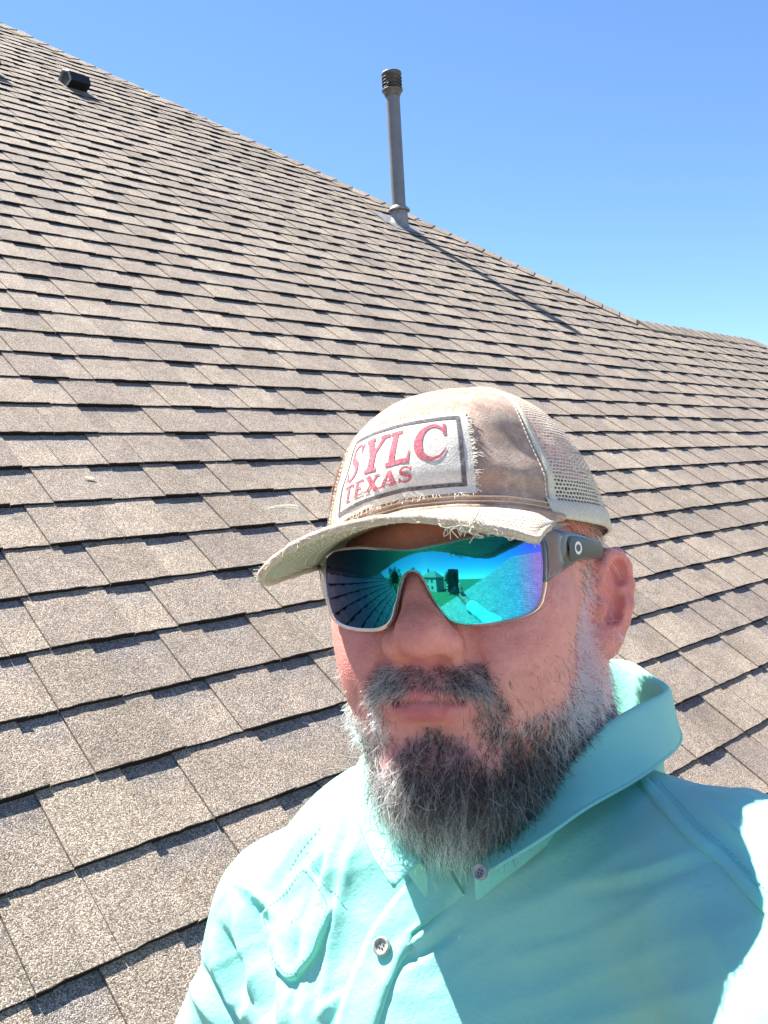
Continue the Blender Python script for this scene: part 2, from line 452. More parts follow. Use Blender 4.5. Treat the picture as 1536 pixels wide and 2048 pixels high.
# ------------------------------------------------------------------ flue pipe
M_PIPE = NT('galvanised_paint')
c = M_PIPE.ramp(M_PIPE.noise(M_PIPE.pos(), 9, 5), [(.3, (.19, .185, .185)), (.7, (.25, .24, .235))])
M_PIPE = M_PIPE.set(Base_Color=c, Roughness=.5, Metallic=.35).m
M_CAPM = NT('dull_cap_metal'); c = M_CAPM.ramp(M_CAPM.noise(M_CAPM.pos(), 30, 4), [(.3, (.09, .085, .085)), (.7, (.20, .18, .165))]); M_CAPM = M_CAPM.set(Base_Color=c, Roughness=.6, Metallic=.4).m
M_FLASH = NT('flashing_metal'); c = M_FLASH.ramp(M_FLASH.noise(M_FLASH.pos(), 25, 4), [(.3, (.20, .195, .20)), (.7, (.34, .33, .33))]); M_FLASH = M_FLASH.set(Base_Color=c, Roughness=.55, Metallic=.2).m
PB = roof_pt(800, 452)
pipe = empty('flue_pipe', PB, label='tall grey metal flue pipe with louvred cap rising through the roof near the hip', cat='flue pipe')
R_ = .049
lean = np.array([0.0, 0.0, 1.0])
V, F = lathe([(R_ * 1.02, -.05), (R_ * 1.02, .12), (R_, .14), (R_, .91)], PB, lean); mesh('pipe', V, F, M_PIPE, pipe, True)
V, F = lathe([(R_ + .001, .125), (.074, .100), (.078, .103), (.078, .110), (.05, .137)], PB, lean); mesh('storm_collar', V, F, M_FLASH, pipe, True)
mb = MB()
ring = 26; G = []
for r, h, k in ((.056, .115, 0.0), (.064, .05, .5), (.078, 0.008, 1.0), (.1, .012, 1.0)):
    row = []
    for q in np.linspace(0, 2 * math.pi, ring, endpoint=False):
        e = math.cos(q) * WU + math.sin(q) * WV
        eh = math.cos(q) * WU + math.sin(q) * hv
        row.append(PB + (eh * r + np.array([0, 0, h])) * (1 - k) + (e * r + WN * (.006 + .004 * (r < .09))) * k)
    G.append(row)
V, F = grid(np.array(G), wrap=True); mb.add(V, F)
V, F = mb.VF(); fl = mesh('flashing_cone', V, F, M_FLASH, pipe, True)
mb = MB(); mb.box(PB + WV * .03 + WN * .011, (.14, .15, .0015), BASE)
V, F = mb.VF(); mesh('flashing_plate', V, F, M_FLASH, fl)
cap_ = mesh('cap', *lathe([(R_ + .001, .895), (.054, .905), (.066, .932), (.074, .938), (.074, .944), (.058, .948), (.058, 1.04), (.069, 1.045), (.072, 1.052), (.07, 1.062), (.055, 1.068), (.0, 1.070)], PB, lean), M_CAPM, pipe, True)
for i in range(4):
    h = .955 + i * .023
    mesh('louvre_ring', *lathe([(.058, h + .014), (.070, h + .002), (.0715, h), (.0695, h - .001), (.058, h + .008)], PB, lean), M_CAPM, cap_, True)

# ------------------------------------------------------------------ box vents
M_VENT = NT('black_vent_metal').set(Base_Color=(.018, .018, .022), Roughness=.55, Specular_IOR_Level=.4).m
M_VIN = plain('vent_mouth_shade', (.004, .004, .005), .8)
def box_vent(u0, v0, wd, dp, ht, label):
    P0 = rp(u0, v0, .012)
    e = empty('roof_vent', P0, label=label, cat='roof vent', group='black box vents on the roof')
    def q(u, v, h): return P0 + u * WU + v * WV + h * WN
    prof = [(0.0, 0.02), (-.05, .10), (.03, ht), (dp, ht * .72), (dp, .0)]        # (v, h) of the hood's end
    prof = [(.02, .0), (-.022, ht * .62), (.028, ht), (dp * .8, ht * .8), (dp, 0.0)]
    mb = MB()
    for u in (0, wd): mb.add([q(u, a, b) for a, b in prof], [list(range(5))])
    for i in (1, 2, 3):
        a, b = prof[i], prof[i + 1]
        mb.add([q(0, *a), q(wd, *a), q(wd, *b), q(0, *b)], [(0, 1, 2, 3)])
    V, F = mb.VF(); hood = mesh('hood', V, F, M_VENT, e)
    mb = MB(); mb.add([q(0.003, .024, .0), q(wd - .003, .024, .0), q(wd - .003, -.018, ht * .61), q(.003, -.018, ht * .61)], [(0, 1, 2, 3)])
    V, F = mb.VF(); mesh('screen', V, F, M_VIN, e)  # near-black sheet stands in for the shade inside the open mouth
    fl = mesh('flange', *(lambda m: (m.box(q(wd / 2, dp / 2 + .02, -.002), (wd / 2 + .03, dp / 2 + .04, .0015), BASE), m.VF())[1])(MB()), M_FLASH, e)
    mb = MB(); lip = [q(-.006, a, b) for a, b in prof]
    for i in range(4): mb.tube([lip[i], lip[i + 1]], .005, 6)
    V, F = mb.VF(); mesh('end_lip', V, F, M_FLASH, e)
box_vent(2.73, 6.05, .135, .15, .095, 'black metal box vent with open mouth, the one nearer the flue pipe')
uu, vv0 = uv_of(roof_pt(-16, 148)); box_vent(uu - .1, vv0, .135, .15, .095, 'black metal box vent with open mouth, the one farther from the flue pipe')

# a dry leaf on the shingles
M_LEAF = plain('dry_leaf', (.62, .56, .40), .8)
Lp = roof_pt(176, 964); ang = .4
d1 = WU * math.cos(ang) - WV * math.sin(ang); d2 = np.cross(WN, d1)
G = [[Lp + d1 * (s * .013) + d2 * (w * .005 * (1 - s * s) ** .5) + WN * (.0125 + .0012 * abs(w) + .001 * s * s) for w in (-1, -.4, .4, 1)] for s in np.linspace(-.99, .99, 9)]
V, F = grid(np.array(G)); mesh('dry_leaf', V, F, M_LEAF, None, True, loc=Lp, label='small pale dry leaf lying on a shingle', cat='leaf')

# ------------------------------------------------------------------ neighbour and trees (behind the phone)
M_SIDE = NT('tan_siding'); wv_ = M_SIDE.n('TexWave', bands_direction='Z'); M_SIDE.l(M_SIDE.pos(), wv_.inputs[0]); wv_.inputs['Scale'].default_value = 2.5
M_SIDE.bump(wv_.outputs[0], .5, .02); M_SIDE = M_SIDE.set(Base_Color=(.42, .36, .29), Roughness=.8).m
M_GLASS = plain('window_glass', (.02, .03, .04), .08)
M_NROOF = plain('neighbour_shingles', (.16, .13, .11), .9)
M_WHITE = plain('white_trim', (.75, .74, .70), .5)
def neighbour(c, rz, label):
    c = np.array(c, float); Rz = np.array([[math.cos(rz), -math.sin(rz), 0], [math.sin(rz), math.cos(rz), 0], [0, 0, 1]])
    e = empty('neighbour_house', c, label=label, cat='house')
    T = lambda P: np.asarray(P, float) @ Rz.T + c
    mb = MB(); mb.box((0, 0, 2.9), (5, 4, 2.9)); V, F = mb.VF(); mesh('wall', T(V), F, M_SIDE, e)
    V = [(-5.5, -4.5, 5.8), (5.5, -4.5, 5.8), (5.5, 4.5, 5.8), (-5.5, 4.5, 5.8), (-1.8, 0, 8.9), (1.8, 0, 8.9)]
    r = mesh('roof', T(V), [(0, 1, 5, 4), (2, 3, 4, 5), (1, 2, 5), (3, 0, 4), (3, 2, 1, 0)], M_NROOF, e)
    mb = MB(); mb.box((-2.6, .6, 8.6), (.45, .45, 1.5)); V, F = mb.VF(); mesh('chimney', T(V), F, M_BRICK, r)
    for x in (-3.2, -.6, 2.4):
        for z in (1.6, 4.4):
            mb = MB(); mb.box((x, 4.0, z), (.75, .06, .85)); V, F = mb.VF(); w = mesh('window', T(V), F, M_WHITE, e)
            for s in (-1, 1):
                mb = MB(); mb.box((x + s * .35, 4.04, z), (.31, .04, .76)); V, F = mb.VF(); mesh('pane', T(V), F, M_GLASS, w)
neighbour((-14, -34, 0), .25, 'two storey tan neighbour house with hip roof seen mirrored in the lens')
M_BARK = plain('bark', (.09, .07, .055), .95)
M_LEAFG = NT('tree_leaves'); c = M_LEAFG.ramp(M_LEAFG.noise(M_LEAFG.pos(), 2.0, 3), [(.3, (.035, .07, .02)), (.7, (.09, .13, .04))]); M_LEAFG = M_LEAFG.set(Base_Color=c, Roughness=.7).m
def tree(c, h, r, label, seed):
    g = np.random.default_rng(seed); c = np.array(c, float)
    e = empty('shade_tree', c, label=label, cat='tree', group='trees beyond the roof')
    mb = MB(); mb.tube([c, c + [0.1, 0, h * .3], c + [0, .1, h * .7]], [.22, .17, .06], 8)
    for k in range(6):
        a = g.uniform(0, 6.28); z = g.uniform(.35, .6) * h
        mb.tube([c + [0, 0, z], c + [math.cos(a) * r * .6, math.sin(a) * r * .6, z + h * .2]], [.08, .02], 6)
    V, F = mb.VF(); mesh('trunk', V, F, M_BARK, e)
    cl = c + np.array([0, 0, h * .65]) + g.normal(0, 1, (34, 3)) * [r * .45, r * .45, h * .16]
    P = cl[g.integers(0, 34, 5000)] + g.normal(0, r * .17, (5000, 3))
    d1 = g.normal(0, 1, (5000, 3)); d1 /= np.linalg.norm(d1, axis=1)[:, None]; d2 = np.cross(d1, g.normal(0, 1, (5000, 3))); d2 /= np.linalg.norm(d2, axis=1)[:, None]
    V = np.stack([P - d1 * .16, P + d2 * .09, P + d1 * .16, P - d2 * .09], 1).reshape(-1, 3)
    mesh('crown', V, np.arange(20000).reshape(-1, 4), M_LEAFG, e)
tree((-4.5, -30, 0), 8.5, 2.6, 'green leafy tree beside the mirrored neighbour house', 1)
tree((-24, -30, 0), 9.5, 3.2, 'wide green tree on the far side of the neighbour house', 2)
tree((-21, -13, 0), 8.0, 2.6, 'green tree standing apart at the lawn edge', 3)
# ------------------------------------------------------------------ implicit surfaces for the man
def cf(x, yd, dep): return CAM + W @ np.array([x, yd, dep], float)
class Field:
    def __init__(s, lo, hi, step, fill=60.0):
        s.lo = np.asarray(lo, float); s.step = step
        s.n = np.ceil((np.asarray(hi, float) - s.lo) / step).astype(int) + 1
        s.f = np.full(s.n, fill, np.float32)
    def win(s, a, b):
        i0 = np.maximum(np.floor((np.asarray(a) - s.lo) / s.step).astype(int), 0); i1 = np.minimum(np.ceil((np.asarray(b) - s.lo) / s.step).astype(int) + 1, s.n)
        i1 = np.maximum(i1, i0)
        sl = tuple(slice(p, q) for p, q in zip(i0, i1))
        ax = [(s.lo[k] + s.step * np.arange(i0[k], i1[k])).astype(np.float32) for k in range(3)]
        X, Y, Z = np.meshgrid(*ax, indexing='ij', sparse=True)
        return sl, X, Y, Z
    def comb(s, sl, d, k, op):
        a = s.f[sl]
        if op == 'sub':
            b = -d; h = np.maximum(k - np.abs(a - b), 0) / k; s.f[sl] = np.maximum(a, b) + h * h * k * .25
        else:
            h = np.maximum(k - np.abs(a - d), 0) / k; s.f[sl] = np.minimum(a, d) - h * h * k * .25
    def ell(s, c, r, k=10, op='add', R=None, pad=None):
        c = np.asarray(c, float); r = np.asarray(r, float); m = max(r) if R is not None else r
        pad = (k + 12 * (s.step if s.step > .5 else s.step)) if pad is None else pad
        sl, X, Y, Z = s.win(c - m - pad, c + m + pad)
        x, y, z = X - c[0], Y - c[1], Z - c[2]
        if R is not None:
            R = np.asarray(R, np.float32); x, y, z = (R[0, 0] * x + R[1, 0] * y + R[2, 0] * z, R[0, 1] * x + R[1, 1] * y + R[2, 1] * z, R[0, 2] * x + R[1, 2] * y + R[2, 2] * z)
        k0 = np.sqrt((x / r[0]) ** 2 + (y / r[1]) ** 2 + (z / r[2]) ** 2) + 1e-6
        k1 = np.sqrt((x / r[0] ** 2) ** 2 + (y / r[1] ** 2) ** 2 + (z / r[2] ** 2) ** 2) + 1e-6
        s.comb(sl, k0 * (k0 - 1) / k1, k, op)
    def cap(s, a, b, ra, rb, k=10, op='add', sq=None, pad=None):
        a = np.asarray(a, float); b = np.asarray(b, float); m = max(ra, rb); pad = (k + 12 * s.step) if pad is None else pad
        sl, X, Y, Z = s.win(np.minimum(a, b) - m - pad, np.maximum(a, b) + m + pad)
        ba = b - a; L2 = float(ba @ ba) + 1e-9
        t = np.clip(((X - a[0]) * ba[0] + (Y - a[1]) * ba[1] + (Z - a[2]) * ba[2]) / L2, 0, 1)
        d = np.sqrt((X - a[0] - t * ba[0]) ** 2 + (Y - a[1] - t * ba[1]) ** 2 + (Z - a[2] - t * ba[2]) ** 2) - (ra + (rb - ra) * t)
        s.comb(sl, d, k, op)
    def chain(s, P, r, k=6, op='add'):
        for i in range(len(P) - 1): s.cap(P[i], P[i + 1], r[i], r[i + 1], k, op)
    def sym(s, fn, c, *a, **k):
        c = np.asarray(c, float)
        for q in (1, -1): getattr(s, fn)(c * [q, 1, 1], *a, **k)
    def symcap(s, a, b, *r, **k):
        for q in (1, -1): s.cap(np.asarray(a, float) * [q, 1, 1], np.asarray(b, float) * [q, 1, 1], *r, **k)
    def mesh(s):
        """naive surface nets"""
        f = s.f; n = np.array(f.shape)
        ins = f < 0
        c = [ins[i:n[0] - 1 + i, j:n[1] - 1 + j, k:n[2] - 1 + k] for i in (0, 1) for j in (0, 1) for k in (0, 1)]
        cnt = sum(x.astype(np.int8) for x in c)
        act = (cnt > 0) & (cnt < 8)
        I = np.argwhere(act); idx = np.full(act.shape, -1, np.int64); idx[act] = np.arange(len(I))
        val = np.stack([f[I[:, 0] + i, I[:, 1] + j, I[:, 2] + k] for i in (0, 1) for j in (0, 1) for k in (0, 1)], 1)
        cor = np.array([(i, j, k) for i in (0, 1) for j in (0, 1) for k in (0, 1)], float)
        acc = np.zeros((len(I), 3)); w = np.zeros(len(I))
        for a in range(8):
            for b in range(a + 1, 8):
                if np.abs(cor[a] - cor[b]).sum() != 1: continue
                va, vb = val[:, a], val[:, b]; m = (va < 0) != (vb < 0)
                t = np.where(m, va / np.where(m, va - vb, 1), 0)
                acc += np.where(m[:, None], cor[a] + t[:, None] * (cor[b] - cor[a]), 0); w += m
        V = s.lo + s.step * (I + acc / w[:, None])
        F = []
        for ax in range(3):
            o1, o2 = (ax + 1) % 3, (ax + 2) % 3
            sl0 = [slice(None)] * 3; sl1 = [slice(None)] * 3
            sl0[ax] = slice(0, n[ax] - 1); sl1[ax] = slice(1, n[ax])
            A, B = ins[tuple(sl0)], ins[tuple(sl1)]
            E = np.argwhere(A != B)
            E = E[(E[:, o1] > 0) & (E[:, o2] > 0) & (E[:, o1] < n[o1] - 1) & (E[:, o2] < n[o2] - 1)]
            d1 = np.zeros(3, int); d1[o1] = 1; d2 = np.zeros(3, int); d2[o2] = 1
            q = [idx[tuple((E - d1 - d2).T)], idx[tuple((E - d2).T)], idx[tuple(E.T)], idx[tuple((E - d1).T)]]
            q = np.stack(q, 1)
            fl = ~A[tuple(E.T)]
            q[fl] = q[fl][:, ::-1]
            F.append(q)
        F = np.concatenate(F); F = F[(F >= 0).all(1)]
        return V, F
def vnormals(V, F):
    F = np.asarray(F); a, b, c, d = (V[F[:, i]] for i in range(4))
    n = np.cross(c - a, d - b); N = np.zeros_like(V)
    for i in range(4): np.add.at(N, F[:, i], n)
    return N / (np.linalg.norm(N, axis=1)[:, None] + 1e-12)
def relax(V, F, it=2, lam=.5):
    F = np.asarray(F); E = np.concatenate([F[:, [0, 1]], F[:, [1, 2]], F[:, [2, 3]], F[:, [3, 0]]])
    for _ in range(it):
        S = np.zeros_like(V); c = np.zeros(len(V))
        np.add.at(S, E[:, 0], V[E[:, 1]]); np.add.at(S, E[:, 1], V[E[:, 0]]); np.add.at(c, E[:, 0], 1); np.add.at(c, E[:, 1], 1)
        V = V + lam * (S / np.maximum(c, 1)[:, None] - V)
    return V
def rotz(a): return np.array([[math.cos(a), -math.sin(a), 0], [math.sin(a), math.cos(a), 0], [0, 0, 1.0]])
def rotx(a): return np.array([[1.0, 0, 0], [0, math.cos(a), -math.sin(a)], [0, math.sin(a), math.cos(a)]])
def roty(a): return np.array([[math.cos(a), 0, math.sin(a)], [0, 1.0, 0], [-math.sin(a), 0, math.cos(a)]])

# head frame: millimetres, origin between the ear canals, -y forward, +x his left, +z up
HEAD_YAW, HEAD_PITCH, HEAD_ROLL = math.radians(-21.7), math.radians(-8.3), math.radians(-3.35)
HR = rotz(HEAD_YAW) @ rotx(HEAD_PITCH) @ roty(HEAD_ROLL)
HC = at(951.7, 1221.8, .552)
def hw(P): return HC + (np.asarray(P, float) * .001) @ HR.T
def hl_(P): return ((np.asarray(P, float) - HC) @ HR) * 1000

def build_head():
    f = Field((-100, -150, -165), (100, 118, 142), 1.7)
    f.ell((0, 10, 46), (76, 96, 80), 1)                         # cranium
    f.ell((0, -34, 8), (64, 64, 62), 30)                        # mid face
    f.ell((0, -42, -45), (53, 52, 51), 26)                      # lower face
    f.sym('ell', (42, -58, -2), (25, 26, 24), 22)               # cheekbones
    f.sym('ell', (36, -60, -32), (26, 30, 33), 22)              # cheeks
    f.symcap((54, -2, -44), (19, -76, -84), 17, 16, k=26)       # jaw
    f.ell((0, -82, -84), (25, 18, 17), 18)                      # chin
    f.ell((0, -76, -44), (35, 28, 27), 18)                      # muzzle
    f.symcap((10, -88, 36), (42, -70, 34), 12, 10, k=16)        # brow
    f.sym('ell', (32, -88, 20), (16, 12, 10), 10, op='sub')     # eye hollows (behind the lens)
    f.sym('ell', (32, -74, 20), (15, 12, 11), 6)                # eyeballs and lids
    # nose
    f.chain([(-3, -91, 32), (-1, -100, 12), (2, -110, -6)], [7.0, 8.2, 11.5], 8)
    f.ell((3, -113, -11), (13.5, 12.5, 12), 7)                  # tip
    f.sym('ell', (14.5, -101, -15), (8.5, 12.5, 9.0), 6)        # wings
    f.symcap((7, -90, 10), (14, -90, -8), 6.5, 7.5, k=10)
    f.sym('ell', (7.5, -106, -25.5), (4.6, 7.5, 5.5), 4, op='sub')
    f.symcap((21, -100, -6), (27, -94, -26), 2.4, 3.0, k=8, op='sub')      # fold from nose to mouth
    f.symcap((27, -94, -26), (35, -86, -50), 3.0, 2.2, k=9, op='sub')
    f.sym('ell', (34, -74, -22), (17, 17, 19), 14)              # cheek above the fold
    # mouth
    for q in (1, -1):
        f.chain([(0, -102.5, -40.2), (q * 9, -102.2, -39.6), (q * 18, -96, -42), (q * 25, -88, -46)], [5.0, 5.2, 4.2, 2.4], 4)
        f.chain([(0, -101, -50.5), (q * 10, -99.5, -50.5), (q * 19, -93.5, -48.5), (q * 25, -87.5, -46)], [6.2, 5.8, 4.0, 2.2], 4)
    for q in (1, -1):
        f.chain([(0, -110, -45.2), (q * 10, -107, -44.6), (q * 18, -100, -45.6), (q * 24, -93, -46.6)], [1.5, 1.5, 1.3, .8], 2.5, 'sub')
    f.cap((0, -111, -27), (0, -108, -35), 2.2, 2.4, k=6, op='sub')        # philtrum
    f.ell((0, -105, -64), (20, 9, 6), 12, op='sub')             # hollow under the lip
    # neck
    f.cap((5, 22, -50), (15, 52, -170), 67, 81, k=30)
    f.symcap((56, 34, -20), (22, -16, -150), 13, 11, k=22)
    f.ell((0, -40, -98), (40, 36, 24), 24)                      # under the chin
    # ears
    for q in (1, -1):
        a = math.radians(33); e = np.array([q * math.sin(a), math.cos(a), -.06]); wv_ = np.array([q * math.cos(a), -math.sin(a), 0]); zz = np.array([0, .10, 1.0])
        O = np.array([q * 72.5, 2, 2.0])
        K_ = .88
        P = lambda p, z, w: O + K_ * (e * p + zz * z + wv_ * w)
        R = np.stack([e, zz / np.linalg.norm(zz), wv_], 1)
        f.ell(P(13, 4, 1), (17, 28, 4.0), 5, R=R)
        f.chain([P(4, 2, 3.5), P(1, 10, 5), P(3, 22, 6.5), P(10, 31, 7), P(20, 32, 6.5), P(28, 25, 6), P(31, 12, 5.5), P(30, -2, 4.5), P(26, -14, 4), P(20, -24, 3)], [2.6, 3.2, 3.7, 4.1, 4.4, 4.4, 4.2, 3.8, 3.4, 3.4], 3)
        f.ell(P(10, -27, 1.5), (10, 10.5, 5.5), 6, R=R)         # lobe
        f.chain([P(16, 18, 4), P(21, 10, 5.0), P(22, -2, 5.4), P(18, -13, 5), P(11, -16, 5)], [2.0, 3.0, 3.6, 3.6, 3.6], 3.5)
        f.ell(P(11, -3, 6.5), (8, 11.5, 5.0), 4, op='sub', R=R)  # concha
        f.ell(P(20, 20, 7), (4.5, 8, 4), 3, op='sub', R=R)
        f.ell(P(2, -5, 4.5), (4, 6.5, 4), 4, R=R)               # tragus
    f.f[:, :, 0] = np.maximum(f.f[:, :, 0], 1.0)
    V, F = f.mesh()
    V = relax(V, F, 2, .45)
    return V, F
HV, HF = build_head()
HN = vnormals(HV, HF)

def gauss(P, c, r): return np.exp(-((np.asarray(P) - c) ** 2 / np.asarray(r, float) ** 2).sum(-1))
ax_ = np.abs(HV[:, 0])
Ps = np.stack([ax_, HV[:, 1], HV[:, 2]], 1)
# where the beard grows: full on chin, jaw and moustache, thin up the cheek
def beard_density(P):
    x, y, z = np.abs(P[:, 0]), P[:, 1], P[:, 2]
    side = smoothstep(-30, -8, y + 0 * z)                         # 1 towards the ear
    # upper edge of the cheek beard falls from the sideburn to the corner of the moustache
    edge = np.interp(y, [-110, -92, -78, -62, -46, -34, -22, -8, 6], [-58, -58, -52, -52, -44, -26, 6, 30, 40])
    cheek = smoothstep(edge + 8, edge - 16, z) * (y < 7)
    cheek *= np.where(y > -26, smoothstep(-4, -16, y) * .9 + .1, 1)
    front = (x < 36) & (y < -70)
    lipz = (z > -60) & (x < 29 - 0.0 * z) & front                  # bare lips and chin sides
    stache = smoothstep(-25.0, -30, z) * smoothstep(-38.6 - x * .24, -35.8 - x * .24, z) * (x < 30) * (y < -80)
    drop = np.exp(-((x - (31 + (-44 - z) * .10)) / 7.5) ** 2) * smoothstep(-84, -64, z) * smoothstep(-28, -40, z) * (y < -66)
    chin = smoothstep(-61, -67, z) * smoothstep(19, 11, x - np.clip((-66 - z), 0, 20) * 1.0) * (y < -55)
    under = smoothstep(-76, -86, z)
    soul = np.exp(-(x / 7.0) ** 2) * smoothstep(-56, -60, z) * smoothstep(-70, -64, z) * (y < -80)
    bare = (x < 33) & (y < -70) & (z > -80)
    cheek = np.where(bare, 0.0, cheek)
    d = np.maximum.reduce([cheek * .85, stache, drop, chin, under * (y < -5), soul * .7])
    low = smoothstep(-132, -112, z)
    return np.clip(d * low, 0, 1)
BD = beard_density(HV)
def skin_colour():
    C = np.tile(np.array([.82, .355, .30]), (len(HV), 1))
    def mixin(m, col, k=1.0):
        nonlocal C
        m = np.clip(m * k, 0, 1)[:, None]; C = C * (1 - m) + np.array(col) * m
    mixin(gauss(Ps, (0, -112, -12), (17, 18, 15)), (.70, .225, .205), .8)
    mixin(gauss(Ps, (36, -75, -14), (24, 26, 18)), (.76, .25, .225), .7)
    mixin(gauss(Ps, (84, 14, 4), (16, 24, 36)), (.72, .22, .19), .8)
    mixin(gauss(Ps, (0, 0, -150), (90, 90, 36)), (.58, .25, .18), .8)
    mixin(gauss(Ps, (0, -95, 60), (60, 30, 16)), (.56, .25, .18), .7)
    lips = np.clip(np.maximum(gauss(Ps, (0, -102, -41.3), (19, 14, 3.4)), gauss(Ps, (0, -101, -49.5), (19, 14, 5.0))) * 1.6 * smoothstep(-86, -92, HV[:, 1]), 0, 1)
    mixin(lips, (.66, .20, .205), 1.0)
    crease = np.exp(-((HV[:, 2] + 45.0 + .0012 * HV[:, 0] ** 2) / 1.3) ** 2) * smoothstep(24, 18, ax_) * (HV[:, 1] < -84)
    mixin(crease, (.25, .07, .07), .7)
    n = vnoise(HV * .11, 5) * .5 + vnoise(HV * .3, 6) * .35 + vnoise(HV * .8, 9) * .25
    C = C * (1 + np.outer(n, [.16, .24, .24]))
    mixin((n > .45) * (HV[:, 1] < -40), (.68, .27, .22), .35)
    mixin(BD ** 1.3 * smoothstep(10, -60, HV[:, 2]), (.20, .12, .095), .62)
    return C
SK = skin_colour()
t = NT('skin')
col = t.attr('skin_tone', 'Color')
P_ = t.pos()
col = t.mix(t.ramp(t.noise(P_, 900, 3), [(.35, 0.0), (.75, .35)]), col, t.mix(1.0, col, (.80, .62, .58), 'MULTIPLY'))
col = t.mix(t.ramp(t.noise(P_, 160, 4, .65), [(.42, 0.0), (.70, .35)]), col, t.mix(1.0, col, (.92, .62, .62), 'MULTIPLY'))
col = t.mix(t.ramp(t.noise(P_, 420, 3, .6), [(.60, 0.0), (.78, .22)]), col, t.mix(1.0, col, (.62, .48, .44), 'MULTIPLY'))
t.set(Base_Color=col, Roughness=t.ramp(t.noise(P_, 500, 2), [(.2, .32), (.8, .55)]), Subsurface_Weight=.25, Subsurface_Radius=(.0045, .0016, .0009), Specular_IOR_Level=.42)
t.b.inputs['Subsurface Scale'].default_value = 1.0
hgt = t.math('ADD', t.math('MULTIPLY', t.voro(P_, 800), .6), t.noise(P_, 260, 4, .6))
t.bump(hgt, .4, .0013); M_SKIN = t.m
# ------------------------------------------------------------------ trucker cap (head frame, millimetres)
CAPR = HR @ rotx(math.radians(5.0)) @ roty(math.radians(-4.0))
def cw(P): return HC + (np.asarray(P, float) * .001) @ CAPR.T
def cl_(P): return ((np.asarray(P, float) - HC) @ CAPR) * 1000
APEX = np.array([0, 4.0, 139.0])
def rim_z(phi):
    a = np.abs((np.asarray(phi, float) + math.pi) % (2 * math.pi) - math.pi)
    return np.interp(a, [0, .3, .6, .95, 1.3, 1.8, 2.4, math.pi], [62, 60, 55.5, 47, 41.5, 36, 31, 29])
def crown(phi, t, off=0.0):
    phi = np.asarray(phi, float); t = np.asarray(t, float); phi, t = np.broadcast_arrays(phi, t)
    h = t * math.pi / 2
    rho = np.cos(h) ** .76; ze = np.sin(h) ** 1.12
    a, b = 84.5 + off, 103 + off
    dent = 0
    # soft dents of the worn panel on his left
    for p0, t0, sp, st, am in ((.82, .33, .26, .13, 5.0), (.62, .12, .5, .05, 2.2), (1.0, .12, .2, .06, 2.0), (-.75, .35, .25, .15, 4), (.35, .86, .3, .05, 1.6), (.75, .58, .22, .07, -2.2), (.0, .93, .5, .05, 2.5)):
        dent = dent + am * np.exp(-((phi - p0) / sp) ** 2 - ((t - t0) / st) ** 2)
    wob = 1.3 * vnoise(np.stack([phi * 3.0, t * 5.0, np.zeros_like(phi)], -1), 21) + .6 * vnoise(np.stack([phi * 8, t * 12, np.zeros_like(phi)], -1), 22)
    k = 1 - (dent - wob * (1 - t * .7)) / 95.0
    x = a * np.sin(phi) * rho * k * np.where(np.sin(phi) > 0, 1.05, 1.0)
    y = 5 - b * np.cos(phi) * rho * k
    r = rim_z(phi)
    z = r + (APEX[2] + off - r) * ze
    return np.stack([x, y, z], -1)
def cloth(name, c1, c2, scale, weave=1400, rough=.9, trans=0.0, fade=None):
    t = NT(name); P = t.pos()
    c = t.ramp(t.noise(P, scale, 5, .6), [(.3, c1), (.7, c2)])
    if fade: c = t.mix(t.ramp(t.noise(P, 70, 6, .7), [(.48, 0.0), (.72, 1.0)]), c, fade)
    fleck = t.ramp(t.noise(P, 900, 2), [(.3, .86), (.7, 1.12)])
    c = t.mix(1.0, c, fleck, 'MULTIPLY')
    t.set(Base_Color=c, Roughness=rough, Specular_IOR_Level=.2, Sheen_Weight=.12)
    h = t.math('ADD', t.noise(P, weave, 2), t.noise(P, 160, 4, .6))
    t.bump(h, .5, .0008)
    return t.m
M_CAP = cloth('washed_brown_cotton', (.34, .22, .16), (.50, .36, .27), 45, fade=(.66, .52, .41))
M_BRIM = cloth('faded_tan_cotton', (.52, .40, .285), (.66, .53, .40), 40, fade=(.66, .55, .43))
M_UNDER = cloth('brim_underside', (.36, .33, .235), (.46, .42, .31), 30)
M_MESH = cloth('cream_mesh', (.66, .60, .46), (.74, .68, .54), 60)
M_PATCH = cloth('woven_white_patch', (.60, .56, .49), (.72, .68, .60), 60, weave=1000)
M_RED = cloth('red_thread', (.34, .04, .07), (.58, .20, .23), 700)
M_DARK = cloth('charcoal_thread', (.06, .055, .06), (.22, .20, .20), 500)
M_THREAD = cloth('loose_thread', (.70, .66, .55), (.80, .76, .66), 60)
M_BAND = cloth('sweatband', (.10, .085, .07), (.15, .12, .1), 60)
cap = empty('trucker_cap', cw((0, 0, 60)), label='worn tan trucker cap with cream mesh back on the bearded man', cat='cap')
PHI0 = .90                                        # seam between front panel and mesh
def seam(t): return PHI0 + .03 * np.sin(t * 9.0) + .32 * t ** 1.5
ts = np.concatenate([np.linspace(0, .9, 46), np.linspace(.91, .999, 12)])
G = crown(seam(ts)[:, None] * np.linspace(-1, 1, 110), ts[:, None])
V, F = grid(cw(G), flip=True); front = mesh('front_panel', V, F, M_CAP, cap, True)
for s in (-1, 1):                                   # double row of seam stitching
    mb = MB()
    for o_ in (-.035, .015):
        for t in np.arange(.02, .92, .022):
            q = np.array([t, t + .007, t + .014]); mb.tube(cw(crown(s * (seam(q) + o_), q, .35)), .0004, 5)
    V, F = mb.VF(); mesh('seam_stitching', V, F, M_THREAD, front)
mb = MB()
for o_ in (.045, .07):
    mb.tube(cw([crown(q, o_, .5) for q in np.linspace(-.88, .88, 90)]), .00055, 5, cap=False)
V, F = mb.VF(); mesh('band_seam', V, F, M_BRIM, front)
